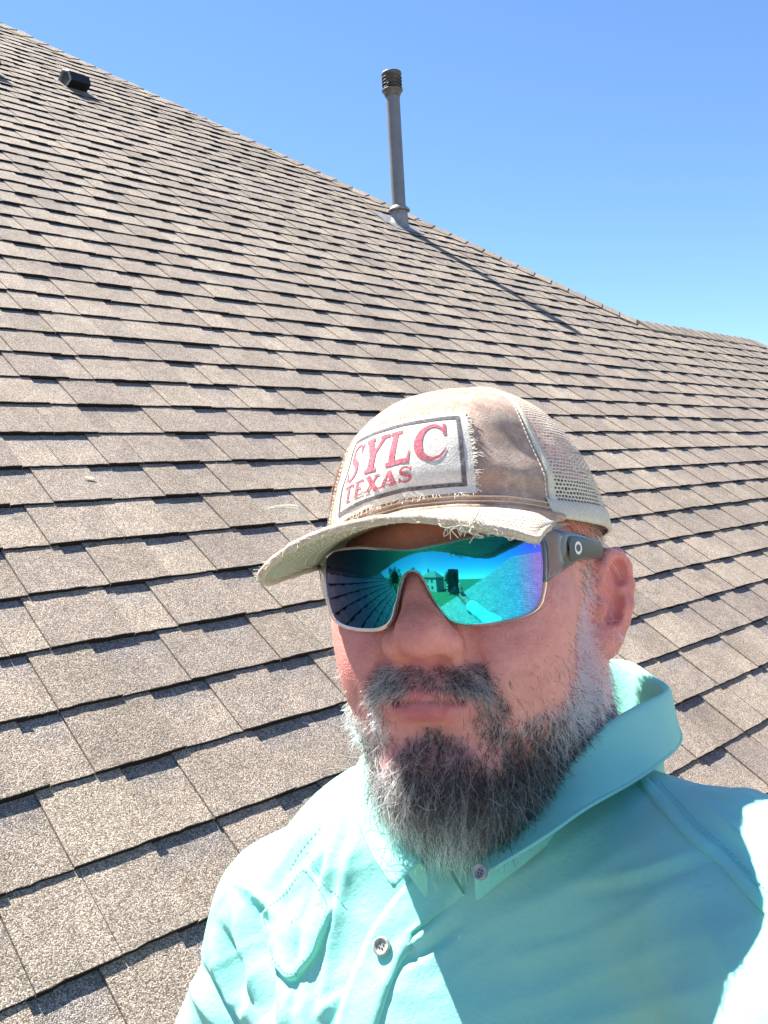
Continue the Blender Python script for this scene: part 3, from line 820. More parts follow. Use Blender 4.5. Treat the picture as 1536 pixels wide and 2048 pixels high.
# brow cord rolled where the panel meets the brim
V, F = tube(cw([crown(q, .004, 1.2) for q in np.linspace(-.95, .95, 80)]), .0022, 8); mesh('piping', V, F, M_CAP, front, True)
# mesh back: bands and staggered bars leave real holes
def mesh_back():
    pitch = 2.8; mb = MB()
    seg = crown(math.pi / 2, np.linspace(0, 1, 400)); L = np.concatenate([[0], np.cumsum(np.linalg.norm(np.diff(seg, axis=0), axis=1))])
    tt = np.interp(np.arange(9, L[-1] - 1, pitch * .87), L, np.linspace(0, 1, 400))
    hh = .25 * pitch * .87 / L[-1]
    for j, t in enumerate(tt):
        a, b = seam(t) - .012, 2 * math.pi - seam(t) + .012
        c = crown(np.linspace(a, b, 60), t); per = np.linalg.norm(np.diff(c, axis=0), axis=1).sum()
        n = max(int(per / pitch), 8)
        ph = np.linspace(a, b, n + 1)
        jit = hh * .25 * rng.normal(0, 1, n + 1)
        mb.grid(np.stack([crown(ph, t - hh + jit, .1), crown(ph, t + hh + jit, .1)]))
        if j + 1 < len(tt):
            t2 = tt[j + 1]; pc = ph[:-1] + (ph[1] - ph[0]) * (.25 if j % 2 else .75); w = (ph[1] - ph[0]) * .19
            Q = np.stack([crown(pc - w, t + hh * .9), crown(pc + w, t + hh * .9), crown(pc + w, t2 - hh * .9), crown(pc - w, t2 - hh * .9)], 1).reshape(-1, 3)
            mb.add(Q, np.arange(len(Q)).reshape(-1, 4))
    V, F = mb.VF(); return mesh('mesh_panel', cw(V), F, M_MESH, cap)
mp = mesh_back()
G = np.array([[crown(q, t, o) for t, o in ((.0, -1.2), (.0, .9), (.02, 1.3), (.085, 1.1), (.095, .3))] for q in np.linspace(PHI0 - .02, 2 * math.pi - PHI0 + .02, 120)])
V, F = grid(cw(G)); mesh('mesh_binding', V, F, M_MESH, cap, True)
for s in (-1, 1):                                   # tape along the front seam and centre seams of the mesh
    G = np.array([[crown(s * (seam(t) + q), t, o) for q, o in ((-.01, .2), (.0, .7), (.035, .8), (.045, .2))] for t in np.linspace(.02, .97, 60)])
    V, F = grid(cw(G), flip=s < 0); mesh('seam_tape', V, F, M_MESH, mp, True)
V, F = lathe([(0, 3.2), (3.5, 2.9), (6.0, 1.6), (6.6, 0)], APEX + [0, 0, -.8], n=20); mesh('top_button', cw(V), F, M_CAP, cap, True)
G = np.array([[crown(q, t, -2.0) for t in (0.0, .1, .2)] for q in np.linspace(0, 2 * math.pi, 121)])
V, F = grid(cw(G)); mesh('sweatband', V, F, M_BAND, cap, True)

# brim ------------------------------------------------------------------------------------------------
BR = 1.0
def brim(phi, s, up=0.0):
    phi = np.asarray(phi, float); s = np.asarray(s, float); phi, s = np.broadcast_arrays(phi, s)
    psi = phi / BR * math.pi / 2
    root = crown(phi, 0.0 * s, .5)
    cp = np.maximum(np.cos(psi), 0)
    ox = 83 * np.sign(psi) * np.abs(np.sin(psi)) ** .70
    ox = np.where(np.abs(ox) > np.abs(root[..., 0]), ox * (1 - .18 * np.abs(np.sin(psi)) ** 8), ox)
    oy = root[..., 1] * (1 - cp ** .56) + (-159) * cp ** .56
    x = root[..., 0] * (1 - s) + ox * s; y = root[..., 1] * (1 - s) + oy * s
    w = np.clip(np.abs(root[..., 1] - oy) / 60, 0, 1) ** .6
    zx = 61.5 - (22 + 7 * s) * np.abs(x / 84) ** 2.1 - 3.0 * s
    z = root[..., 2] * (1 - w * smoothstep(0, .25, s)) + zx * w * smoothstep(0, .25, s) - 1.0
    z = z + 1.1 * s * vnoise(np.stack([phi * 4, s * 3, np.zeros_like(s)], -1), 31) + up
    return np.stack([x, y, z], -1)
pg = np.linspace(-BR, BR, 110); sg_ = np.linspace(-.06, 1, 26)
Gt = brim(pg[:, None], sg_[None], 1.7); Gb = brim(pg[:, None], sg_[None], -1.7)
V, F = grid(cw(Gt)); bt_ = mesh('brim', V, F, M_BRIM, cap, True)
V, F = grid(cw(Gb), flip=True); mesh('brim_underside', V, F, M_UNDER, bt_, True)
edge = brim(np.linspace(-BR, BR, 260), 1.0)
er = .0022 * (1 + .22 * vnoise(edge * .25, 8)); V, F = tube(cw(edge), er, 10); mesh('brim_edge', V, F, M_BRIM, bt_, True)
mb = MB()                                           # rows of stitching on both faces
for s in (.94, .86, .76, .64, .50, .36):
    for sd_ in (1, -1):
        ps = np.linspace(-BR * .97, BR * .97, 250); Q = cw(brim(ps, s, sd_ * 1.95))
        for i in range(0, 246, 4):
            mb.tube(Q[i:i + 3], .00028, 4)
V, F = mb.VF(); mesh('brim_stitching', V, F, M_THREAD, bt_)
def thread(P, r=.00028, n=14): return tube(cw(spline(P, n)), r, 5)
mb = MB()                                           # frayed edge
for _ in range(420):
    p = rng.uniform(-BR, BR)
    if rng.random() < .35: p = np.clip(rng.choice([-.95, -.75, .36, -1.0]) + rng.normal(0, .08), -BR, BR)
    c = brim(p, 1.0, rng.uniform(-1.5, 2)); q = brim(p, 1.04) - brim(p, .98); q /= np.linalg.norm(q) + 1e-9
    d = q * rng.uniform(.5, 2.2) + rng.normal(0, 1.0, 3); c = c + q * 1.2
    mb.tube(cw([c - d * .3, c + d * .5, c + d + rng.normal(0, .5, 3)]), .00016, 4)
V, F = mb.VF(); mesh('frayed_threads', V, F, M_THREAD, bt_)
mb = MB()                                           # torn spot with curled white threads, and the long strand at his right side
b0 = brim(.36, 1.0)
for i in range(45):
    c = brim(rng.normal(.30, .03), 1.0, rng.uniform(-2.5, .5)); dd = rng.normal(0, 2.2, 3)
    mb.add(*thread([c, c + dd + [0, -1.5, -.5], c + dd * 1.6 + rng.normal(0, 1.6, 3), c + rng.normal(0, 2.6, 3)], .00022, 9))
for i in range(30):
    a = rng.uniform(.30, .52); c = brim(a, 1.0, -1.0); c2 = brim(a + rng.uniform(.04, .12), 1.0, -1.4)
    mb.add(*thread([c, (c + c2) / 2 + rng.normal(0, .8, 3) + [0, -1.0, -.6], c2], .00024, 7))
V, F = mb.VF(); mesh('torn_threads', V, F, M_THREAD, bt_); mb = MB(); c = brim(-.45, 1.0, 1.2)
for i in range(5):
    w = rng.normal(0, .8, 3)
    e1 = cl_(at(592, 1012, .40)); e2 = cl_(at(560, 1010, .40)); e3 = cl_(at(516 + rng.uniform(-2, 14), 1017 + rng.uniform(-4, 4), .40))
    r0 = cl_(at(604, 1030, .40)); mb.add(*thread([r0 + [0, 8, -4], r0 + rng.normal(0, .6, 3), e1 + w, e2 + w * .8, e3 + w * .4], .00017, 16))
V, F = mb.VF(); mesh('loose_strand', V, F, M_THREAD, bt_)

# patch -----------------------------------------------------------------------------------------------
PW, PH_ = 92.0, 50.0
def patch_pt(x, y, off=1.6):                        # x 0..1 from his right to his left, y 0..1 up
    phi = -.65 + x * 1.10 + (y - .5) * 0.05; t = .085 + y * .42
    return crown(phi, t, off)
xx, yy = np.meshgrid(np.linspace(0, 1, 70), np.linspace(0, 1, 40)); ex = (xx == 0) | (xx == 1); ey = (yy == 0) | (yy == 1)
xj = xx + .006 * vnoise(np.stack([yy * 40, xx * 0, xx * 9], -1), 2) * ex; yj = yy + .010 * vnoise(np.stack([xx * 60, yy * 9, xx * 0], -1), 2) * ey
G = patch_pt(xj, yj, 1.5); lowg = patch_pt(xx, yy, .1)
V, F = grid(cw(G), flip=True)
ring = [(0, j) for j in range(70)] + [(i, 69) for i in range(1, 40)] + [(39, j) for j in range(68, -1, -1)] + [(i, 0) for i in range(38, 0, -1)]
sk = [G[i, j] for i, j in ring] + [lowg[i, j] for i, j in ring]; m_ = len(ring)
F2 = [(i, (i + 1) % m_, (i + 1) % m_ + m_, i + m_) for i in range(m_)]
mb = MB(); mb.add(V, F); mb.add(cw(sk), F2); V, F = mb.VF()
patch = mesh('patch', V, F, M_PATCH, cap, True)
def stroke(mb, pts, wid, lift, n=None, sub=3):
    """flat strip in patch coordinates (units of patch width, aspect corrected) laid on the cloth"""
    pts = np.asarray(pts, float); wid = np.asarray(wid, float)
    T = np.gradient(pts, axis=0); T /= np.linalg.norm(T, axis=1)[:, None] + 1e-9; N = np.stack([-T[:, 1], T[:, 0]], 1)
    G = np.stack([pts + N * wid[:, None] * q for q in np.linspace(-.5, .5, sub)], 1)
    P = patch_pt(G[..., 0], G[..., 1] * PW / PH_, 1.5 + lift)
    mb.grid(cw(P))
def line(mb, a, b, w0, lift, w1=None, n=9):
    t = np.linspace(0, 1, n)[:, None]; w1 = w0 if w1 is None else w1
    stroke(mb, np.asarray(a) * (1 - t) + np.asarray(b) * t, (w0 * (1 - t) + w1 * t)[:, 0], lift)
def letter(mb, ch, x0, y0, w, h, lift=.35):
    T = lambda P: [(x0 + p[0] * w, y0 + p[1] * h) for p in P]
    k = [0]
    def L(a, b, wd, w1=None):
        k[0] += 1; a, b = T([a, b]); line(mb, a, b, wd * w, lift + .02 * k[0], None if w1 is None else w1 * w)
    def S(P, wds):
        k[0] += 1; P = np.array(T(P)); n = 30; Q = spline(P, n)
        stroke(mb, Q, np.interp(np.linspace(0, 1, n), np.linspace(0, 1, len(wds)), wds) * w, lift + .02 * k[0])
    hw_ = .11 * h / w                                 # serif thickness (in widths)
    if ch == 'L':
        L((.27, .0), (.27, 1), .26); L((.02, .95), (.56, .95), hw_); L((.02, .06), (.94, .06), hw_ * 1.15); L((.9, .0), (.97, .36), .14, .03)
    elif ch == 'Y':
        L((.18, 1), (.5, .46), .25); L((.86, 1), (.52, .46), .13); L((.5, .0), (.5, .5), .25); L((0, .95), (.42, .95), hw_); L((.66, .95), (1.04, .95), hw_); L((.26, .05), (.74, .05), hw_)
    elif ch == 'C':
        S([(.93, .70), (.80, .90), (.52, .985), (.22, .82), (.12, .5), (.22, .18), (.52, .015), (.80, .08), (.96, .28)], [.05, .10, .13, .22, .27, .23, .13, .09, .05]); L((.93, .66), (.93, 1.0), .10)
    elif ch == 'S':
        S([(.86, .74), (.72, .92), (.46, .975), (.2, .83), (.24, .62), (.5, .5), (.78, .38), (.80, .17), (.52, .025), (.26, .08), (.12, .26)], [.05, .10, .13, .19, .25, .28, .25, .19, .13, .10, .05]); L((.87, .68), (.87, 1.0), .09); L((.11, .0), (.11, .32), .09)
    elif ch == 'T':
        L((.5, 0), (.5, 1), .26); L((.04, .94), (.96, .94), hw_ * 1.1); L((.05, .70), (.05, 1), .08); L((.95, .70), (.95, 1), .08); L((.24, .05), (.76, .05), hw_)
    elif ch == 'E':
        L((.26, 0), (.26, 1), .26); L((.02, .95), (.88, .95), hw_); L((.02, .05), (.92, .05), hw_); L((.3, .51), (.68, .51), hw_); L((.87, .74), (.87, 1), .08); L((.92, 0), (.92, .28), .08); L((.68, .36), (.68, .66), .07)
    elif ch == 'X':
        L((.14, 1), (.86, 0), .27); L((.84, 1), (.14, 0), .13); L((.0, .95), (.4, .95), hw_); L((.62, .95), (1, .95), hw_); L((0, .05), (.36, .05), hw_); L((.6, .05), (1, .05), hw_)
    elif ch == 'A':
        L((.5, 1), (.86, 0), .25); L((.48, 1), (.14, 0), .12); L((.28, .34), (.72, .34), hw_); L((.0, .05), (.32, .05), hw_); L((.62, .05), (1.02, .05), hw_)
AS = PH_ / PW
def word(name, txt, xs, y0, h):
    for ch, (x0, w) in zip(txt, xs):
        mb = MB(); letter(mb, ch, x0, y0 * AS, w, h * AS); V, F = mb.VF(); mesh('letter', V, F, M_RED, patch)
word('s', 'SYLC', [(.095, .15), (.262, .20), (.475, .165), (.66, .20)], .40, .42)
word('t', 'TEXAS', [(.13, .10), (.245, .088), (.345, .105), (.455, .112), (.575, .088)], .175, .175)
mb = MB()
for a, b in (((.055, .09), (.945, .09)), ((.055, .905), (.945, .905)), ((.06, .075), (.06, .92)), ((.94, .075), (.94, .92))):
    line(mb, (a[0], a[1] * AS), (b[0], b[1] * AS), .024 if a[0] != b[0] else .026, .3 + .03 * (a[0] == b[0]), n=40)
V, F = mb.VF(); mesh('patch_border', V, F, M_DARK, patch)
mb = MB()
for _ in range(420):
    sde = rng.integers(0, 4); q = rng.random()
    x, y = [(q, 0), (q, 1), (0, q), (1, q)][sde]; out = np.array([(0, -1), (0, 1), (-1, 0), (1, 0)][sde], float)
    a = patch_pt(x, y, 1.2); b = patch_pt(x + out[0] * .02, y + out[1] * .035, 1.6) - a; b /= np.linalg.norm(b) + 1e-9
    ln = rng.uniform(.8, 2.6) * (3 if rng.random() < .04 else 1)
    mb.tube(cw([a - b * .5, a + b * ln * .5 + rng.normal(0, .3, 3), a + b * ln + rng.normal(0, .7, 3)]), .00017, 4)
V, F = mb.VF(); mesh('patch_fringe', V, F, M_THREAD, patch)
# ------------------------------------------------------------------ sunglasses (head frame)
def lens_pt(x, z, off=0.0):
    x = np.asarray(x, float); z = np.asarray(z, float); x, z = np.broadcast_arrays(x, z)
    y = -114 + 32 * np.abs(x / 66) ** 2.0 + ((z - 20) ** 2) / 170.0 - (z - 20) * .06 - off
    return np.stack([x, y, z], -1)
def half_outline():
    # his left half: (x, z) from the top centre round to the notch
    return [(0, 32.5), (14, 34), (30, 36.5), (46, 37.5), (56, 37), (61, 34.5), (62.5, 27), (61.5, 14), (58.5, 2.5), (53, -3), (42, -6), (30, -7), (21, -6.2), (14.5, -2), (10, 7), (7, 15.5), (4, 20.6), (0, 22.2)]
hp = np.array(half_outline(), float)
loop = np.concatenate([hp, (hp * [-1, 1])[-2:0:-1]])
OUT = spline(loop, 240, closed=True)
def top_bot(x):
    o = OUT; xs = np.abs(x)
    a = spline(hp[:7], 120); b = spline(hp[6:], 200)
    zt = np.interp(xs, a[:, 0], a[:, 1]); i = np.argsort(b[:, 0]); zb = np.interp(xs, b[i, 0], b[i, 1]); return zt, zb
glasses = empty('sunglasses', hw((0, -100, 20)), label='mirrored blue green wraparound sunglasses with clear frame on the man\'s face', cat='sunglasses')
xs_ = np.concatenate([np.linspace(-61.9, -57, 12), np.linspace(-56, 56, 116), np.linspace(57, 61.9, 10)])
G = []
for x in xs_:
    zt, zb = top_bot(x); G.append(lens_pt(np.full(26, x), np.linspace(zb, zt, 26)))
G = np.array(G)
t = NT('mirror_lens')
colr = t.ramp(t.attr('across'), [(0, (.05, .05, .16)), (.10, (.012, .03, .10)), (.26, (.006, .07, .16)), (.38, (.01, .22, .34)), (.46, (.02, .46, .50)), (.56, (.05, .76, .76)), (.76, (.03, .66, .84)), (.90, (.03, .46, .92)), (.96, (.16, .26, .86)), (1, (.32, .2, .78))])  # navy on his right paints a dark reflection into the coating colour
t.set(Base_Color=colr, Metallic=1.0, Roughness=.035)
M_LENS = t.m
V, F = grid(hw(G)); lens = mesh('lens', V, F, M_LENS, glasses, True)
set_attr(lens.data, 'across', np.repeat((xs_ + 61.9) / 123.8, 26))
V, F = grid(hw(np.array([[p + [0, 1.8, 0] for p in r] for r in G])), flip=True); mesh('lens_back', V, F, plain('lens_inside', (.03, .03, .04), .3), lens, True)
t = NT('clear_plastic')
fr = t.n('Fresnel'); fr.inputs[0].default_value = 1.5
tr = t.n('BsdfTransparent'); tr.inputs[0].default_value = (.92, .91, .93, 1)
gl = t.n('BsdfGlossy'); gl.inputs['Roughness'].default_value = .08
gs = t.n('BsdfGlass'); gs.inputs['IOR'].default_value = 1.42; gs.inputs['Roughness'].default_value = .05
df = t.n('BsdfPrincipled'); df.inputs['Base Color'].default_value = (.88, .87, .90, 1); df.inputs['Roughness'].default_value = .15
m1 = t.n('MixShader'); m1.inputs[0].default_value = .07; m0 = t.n('MixShader'); m0.inputs[0].default_value = .40; t.l(tr.outputs[0], m0.inputs[1]); t.l(gs.outputs[0], m0.inputs[2]); t.l(m0.outputs[0], m1.inputs[1]); t.l(df.outputs[0], m1.inputs[2])
m2 = t.n('MixShader'); t.l(fr.outputs[0], m2.inputs[0]); t.l(m1.outputs[0], m2.inputs[1]); t.l(gl.outputs[0], m2.inputs[2]); t.l(m2.outputs[0], t.out.inputs[0])
M_CLEAR = t.m
M_GREY = NT('dark_grey_inlay').set(Base_Color=(.055, .055, .058), Roughness=.42).m
M_RIMD = NT('dark_rim').set(Base_Color=(.06, .055, .06), Roughness=.25).m
M_WHITE2 = plain('white_emblem', (.85, .85, .85), .4)
rimP = lens_pt(OUT[:, 0], OUT[:, 1]) + [0, .9, 0]
rr = .0010 + .0019 * smoothstep(52, 68, np.abs(OUT[:, 0])) + .0004 * (OUT[:, 1] < 5)
V, F = tube(hw(rimP), rr, 12, closed=True); frame = mesh('frame', V, F, M_CLEAR, glasses, True)
nb_ = np.array([p for p in OUT if abs(p[0]) < 27 and p[1] < 24.3]); nb_ = nb_[np.argsort(nb_[:, 0])]
P = lens_pt(nb_[:, 0], nb_[:, 1]) + [0, 1.6, 0]; V, F = tube(hw(P), .0014, 10); mesh('nose_pad', V, F, M_RIMD, frame, True)
def temple(q):
    ctr = spline([(62.5, -86, 27), (69.5, -74, 29), (75, -50, 31), (78.5, -24, 31), (79.5, 0, 31), (80, 14, 28)], 40)
    hgt = np.interp(np.linspace(0, 1, 40), [0, .1, .3, .6, .85, 1], [15, 11.5, 8.0, 6.0, 4.5, 3.5]); th = 2.0
    G = []
    for i, (c, h) in enumerate(zip(ctr, hgt)):
        a = np.linspace(0, 2 * math.pi, 20, endpoint=False)
        G.append([c + [np.sign(math.cos(w)) * abs(math.cos(w)) ** .5 * th, 0, np.sign(math.sin(w)) * abs(math.sin(w)) ** .5 * h] for w in a])
    G = np.array(G) * [q, 1, 1]
    V, F = grid(hw(G), wrap=True); F.append(tuple(range(20))); F.append(tuple(reversed(range(39 * 20, 40 * 20))))
    tp = mesh('temple', V, F, M_CLEAR, glasses, True)
    # dark inlay on the outside
    n = 40; G = []
    for i in range(n):
        s = i / (n - 1); f_ = .17 + s * .62; j = f_ * 39; k0 = int(j); c = ctr[k0] + (ctr[min(k0 + 1, 39)] - ctr[k0]) * (j - k0); h = np.interp(j, range(40), hgt)
        e = min(1, (min(s, 1 - s) / .06)) ** .5 if min(s, 1 - s) < .06 else 1
        hh = np.interp(s, [0, .1, .3, 1], [7.0, 6.9, 6.0, 4.2]) * (.55 + .45 * e)
        G.append([c + [th + .1 + .9 * (1 - abs(w) ** 4), 0, w * hh - .3] for w in np.linspace(-1, 1, 11)])
    G = np.array(G) * [q, 1, 1]; V, F = grid(hw(G), flip=q > 0); inl = mesh('inlay', V, F, M_GREY, tp, True)
    # oval ring emblem
    cc = np.array([74.1 + 2.55 + 1.15, -60, 30.7]); cc = None
    j = .30 * 39; k0 = int(j); c = ctr[k0]; tg = ctr[k0 + 1] - ctr[k0 - 1]; tg /= np.linalg.norm(tg)
    a = np.linspace(0, 2 * math.pi, 48, endpoint=False); G = []
    for r_ in (1.0, .56):
        G.append([c + [th + 1.22, 0, 0] + tg * (r_ + (0.08 if r_ < .9 else 0)) * 5.3 * np.cos(w) + np.array([0, 0, 1.0]) * 3.55 * r_ * np.sin(w) + [0, 0, -.3] for w in a])
    G = np.array(G) * [q, 1, 1]; V, F = grid(hw(G), wrap=True); mesh('emblem', V, F, M_WHITE2, tp)
temple(1); temple(-1)
# ------------------------------------------------------------------ the man's body and clothes (camera-aligned millimetres: right, down, ahead)
def cw_(P): return CAM + (np.asarray(P, float) * .001) @ W.T
l3 = np.array([.80, 0, -.60]); f3 = np.array([-.60, 0, -.80]); d3 = np.array([0, 1.0, 0])
TR = np.stack([l3, d3, f3], 1)
ARM_R = [(-66, 302, 652), (-98, 420, 676), (-132, 560, 690), (-110, 700, 610), (-70, 800, 500)]
ARM_L = [(186, 218, 332), (268, 282, 250), (338, 350, 165), (215, 275, 85), (112, 208, 18)]
def torso(f, o=0.0):
    f.ell((88, 440, 584), (200 + o, 300, 128 + o), 1, R=TR)
    f.ell((66, 640, 552), (196 + o, 220, 158 + o), 60, R=TR)
    f.chain([ARM_R[0], (0, 246, 606), (85, 222, 565), (160, 212, 500), (184, 202, 434), ARM_L[0]], np.array([50, 54, 60, 46, 50, 60.]) + o, 34)
    f.ell((12, 352, 540), (95 + o, 90, 58 + o), 50, R=TR)
    f.ell((162, 340, 480), (85 + o, 90, 50 + o), 50, R=TR)
    f.chain(ARM_R, np.array([56, 58, 50, 44, 34.]) + o, 26)
    f.chain(ARM_L, np.array([60, 56, 50, 43, 33.]) + o, 26)
fld = Field((-260, 90, -60), (440, 900, 780), 4.6)
torso(fld, 4.0)
# neck opening of the shirt
fld.cap(cf_n := np.array([62, 120, 545.]), np.array([34, 172, 500.]), 56, 26, 14, 'sub')
SV, SF = fld.mesh(); SV = relax(SV, SF, 3, .5)
SVw = cw_(SV); 
# one level of subdivision for the folds
def subdiv(V, F):
    F = np.asarray(F); n = len(V)
    E = np.sort(np.concatenate([F[:, [0, 1]], F[:, [1, 2]], F[:, [2, 3]], F[:, [3, 0]]]), 1)
    U, inv = np.unique(E, axis=0, return_inverse=True); inv = inv.reshape(-1)
    ev = V[U].mean(1); fv = V[F].mean(1); m = len(F)
    e = inv.reshape(4, m).T + n; c = np.arange(m) + n + len(U)
    F2 = np.concatenate([np.stack([F[:, i], e[:, i], c, e[:, (i + 3) % 4]], 1) for i in range(4)])
    return np.concatenate([V, ev, fv]), F2
SVw, SF = subdiv(SVw, SF); SVw = relax(SVw, SF, 2, .5)
def fold_field(V):
    p = project(V); px, py = p[:, 0], p[:, 1]
    d = np.zeros(len(V))
    def ridge(pts, w, amp, w2=None):
        nonlocal d
        Q = spline(np.array(pts, float), 40); best = np.full(len(V), 1e9); tt = np.zeros(len(V))
        for i in range(39):
            a, b = Q[i], Q[i + 1]; ab = b - a
            t_ = np.clip(((px - a[0]) * ab[0] + (py - a[1]) * ab[1]) / (ab @ ab + 1e-9), 0, 1)
            dd = np.hypot(px - a[0] - t_ * ab[0], py - a[1] - t_ * ab[1]); m = dd < best; best = np.where(m, dd, best); tt = np.where(m, (i + t_) / 39, tt)
        d = d + amp * np.exp(-(best / w) ** 1.5) * np.clip(np.sin(np.clip(tt, .02, .98) * math.pi), 0, 1) ** .5
    A = ridge
    # folds down his right side, beside the placket
    A([(700, 1560), (668, 1700), (640, 1850), (618, 2060)], 18, 4.2); A([(735, 1600), (700, 1740), (668, 1900), (650, 2080)], 14, 3.2)
    A([(672, 1640), (640, 1770), (612, 1900), (590, 2060)], 9, -3.0)
    A([(640, 1600), (600, 1680), (540, 1760)], 16, 2.5); A([(660, 1690), (600, 1760), (560, 1800)], 12, 2.2)
    # bunched cloth at his right sleeve
    A([(505, 1790), (530, 1870), (548, 1950), (530, 2048)], 12, -9.0); A([(470, 1800), (490, 1880), (520, 1960), (500, 2060)], 14, 7.0)
    A([(425, 1880), (455, 1960), (505, 2040)], 13, 6.5); A([(440, 1850), (475, 1930), (520, 2010)], 8, -5.5)
    A([(385, 1960), (420, 2010), (470, 2070)], 14, 6.0); A([(400, 1925), (438, 1990), (480, 2050)], 7, -5.0)
    A([(470, 1760), (520, 1800), (560, 1830)], 11, 3.5); A([(545, 1870), (575, 1960), (570, 2060)], 13, 5.5); A([(600, 1960), (590, 2010), (585, 2070)], 12, 4.0)
    # soft drag lines across his left chest
    for k, (a, b, am, w) in enumerate([((960, 1850), (1330, 1660), 2.6, 34), ((985, 1930), (1420, 1740), 2.8, 30), ((1010, 2010), (1500, 1830), 2.8, 30), ((1080, 2060), (1520, 1930), 2.4, 26), ((940, 1790), (1250, 1610), 1.8, 26), ((1150, 1768), (1408, 1694), 2.6, 12), ((1160, 1788), (1408, 1716), -2.0, 14), ((1050, 1890), (1300, 1790), -2.0, 16), ((1120, 1985), (1430, 1860), -2.0, 18)]):
        A([a, ((a[0] + b[0]) / 2, (a[1] + b[1]) / 2 + 14), b], w, am)
    # fine puckers on the shoulder
    for a, b, am, w in [((1380, 1590), (1500, 1680), 1.8, 10), ((1410, 1570), (1536, 1650), 1.6, 9), ((1430, 1640), (1560, 1720), 1.6, 9), ((1455, 1700), (1580, 1770), 1.6, 9), ((1400, 1545), (1520, 1600), 1.4, 9), ((1480, 1740), (1600, 1810), 1.5, 10)]: A([a, ((a[0] + b[0]) / 2, (a[1] + b[1]) / 2 - 7), b], w, am); 
    # pull of the button
    A([(800, 1900), (850, 1870), (905, 1815)], 11, 3.4); A([(815, 1925), (880, 1885), (930, 1840)], 9, -2.4); A([(690, 1990), (640, 2040)], 10, 2.2)
    q = (V - CAM) @ W
    an = vnoise(np.stack([q[:, 0] * 16 + q[:, 1] * 10, q[:, 1] * 5, q[:, 2] * 12], 1), 41) * 2.6 + vnoise(np.stack([q[:, 0] * 38 + q[:, 1] * 20, q[:, 1] * 12, q[:, 2] * 30], 1), 42) * 1.2 + vnoise(q * 85, 43) * .45
    rid = lambda a: np.clip(1 - np.abs(a) * 3.2, 0, 1) ** 1.6
    an = an + 1.7 * rid(vnoise(np.stack([q[:, 0] * 9 + q[:, 1] * 14, q[:, 1] * 4 - q[:, 0] * 3, q[:, 2] * 8], 1), 51)) + 1.0 * rid(vnoise(np.stack([q[:, 0] * 22 + q[:, 1] * 26, q[:, 1] * 10 - q[:, 0] * 9, q[:, 2] * 20], 1), 52)) - .8
    calm = smoothstep(860, 980, px) * smoothstep(1450, 1300, px)
    d = d + an * (1 - .55 * calm)
    return d * .00125
SN = vnormals(SVw, SF)
SVw = SVw + SN * fold_field(SVw)[:, None]
SVw = relax(SVw, SF, 1, .35)
bvh = BVHTree.FromPolygons(SVw.tolist(), SF.tolist())
def hit(px, py, off=0.0):
    d = Vector(ray(px, py).tolist()).normalized(); h = bvh.ray_cast(Vector(CAM.tolist()), d)
    if h[0] is None: return None, None
    n = np.array(h[1]); n = n if n @ np.array(d) < 0 else -n
    return np.array(h[0]) + n * off, n

# body: head as sculpted, rest plain under the clothes -----------------------------------------------------------
bf = Field((-260, 130, -170), (440, 1260, 860), 8.0)
torso(bf, -6.0)
def rz(x, dep):                                       # roof depth below the lens at (right, ahead) in mm, along the camera's down axis
    P = CAM + W @ np.array([x, 0, dep]) * .001; dn = W @ np.array([0, 1.0, 0]); return ((FOOT - P) @ WN) / (dn @ WN) * 1000
LEGS = []
for sgn in (-1, 1):
    hip = np.array([70, 850, 560.]) + l3 * sgn * 92; kn = np.array([-150, 0, 235.]) + l3 * sgn * 120; an_ = np.array([95, 0, 640.]) + l3 * sgn * 110; toe = np.array([150, 0, 760.]) + l3 * sgn * 115
    kn[1] = rz(kn[0], kn[2]) - 72; an_[1] = rz(an_[0], an_[2]) - 62; toe[1] = rz(toe[0], toe[2]) - 40
    LEGS.append((hip, kn, an_, toe))
    bf.chain([hip, kn], [82, 58], 30); bf.chain([kn, an_, toe], [54, 40, 30], 16)
bf.ell((68, 800, 556), (170, 110, 120), 40, R=TR)
BV, BF = bf.mesh(); BV = relax(BV, BF, 1, .4); BVw = cw_(BV)
# hands: each finger its own chain
def hand(field, wrist, palm, fingers, thumb):
    field.cap(wrist, palm[0], 26, 22, 14); field.chain(palm, [24, 23, 20][:len(palm)], 10)
    for fg in fingers: field.chain(fg, [10, 9.5, 9, 8][:len(fg)], 3)
    field.chain(thumb, [13, 11.5, 10, 9][:len(thumb)], 5)
hf = Field((-60, 30, -130), (150, 260, 70), 2.6)
# the phone lies behind the lens: |x| < 36, y -9..139, depth -9..-1
HDW = np.array(ARM_L[-1], float)
hand(hf, HDW, [(66, 168, -14), (48, 150, -26), (44, 122, -30)],
     [[(44, 106, -30), (16, 98, -27), (-22, 96, -24), (-44, 97, -10)], [(42, 122, -32), (12, 116, -28), (-24, 114, -25), (-45, 115, -9)], [(42, 138, -32), (12, 133, -28), (-24, 131, -25), (-44, 131, -9)], [(46, 154, -28), (18, 150, -26), (-14, 147, -24), (-36, 146, -8)]],
     [(60, 146, -14), (50, 122, 4), (45, 100, 6), (41, 82, 5)])
GV, GF = hf.mesh(); GV = relax(GV, GF, 1, .4); GVw = cw_(GV)
hf = Field((-150, 720, 320), (60, 930, 560), 3.2)
rw = np.array(ARM_R[-1], float)
hand(hf, rw, [rw + [8, 26, -40], rw + [16, 40, -70]], [[rw + [q * 18 - 20, 44 + abs(q) * 2, -84], rw + [q * 21 - 18, 56, -112], rw + [q * 22 - 14, 74, -130], rw + [q * 22 - 12, 92, -138]] for q in (-1, 0, 1, 2)], [rw + [-16, 30, -40], rw + [-40, 44, -62], rw + [-48, 58, -84], rw + [-48, 70, -100]])
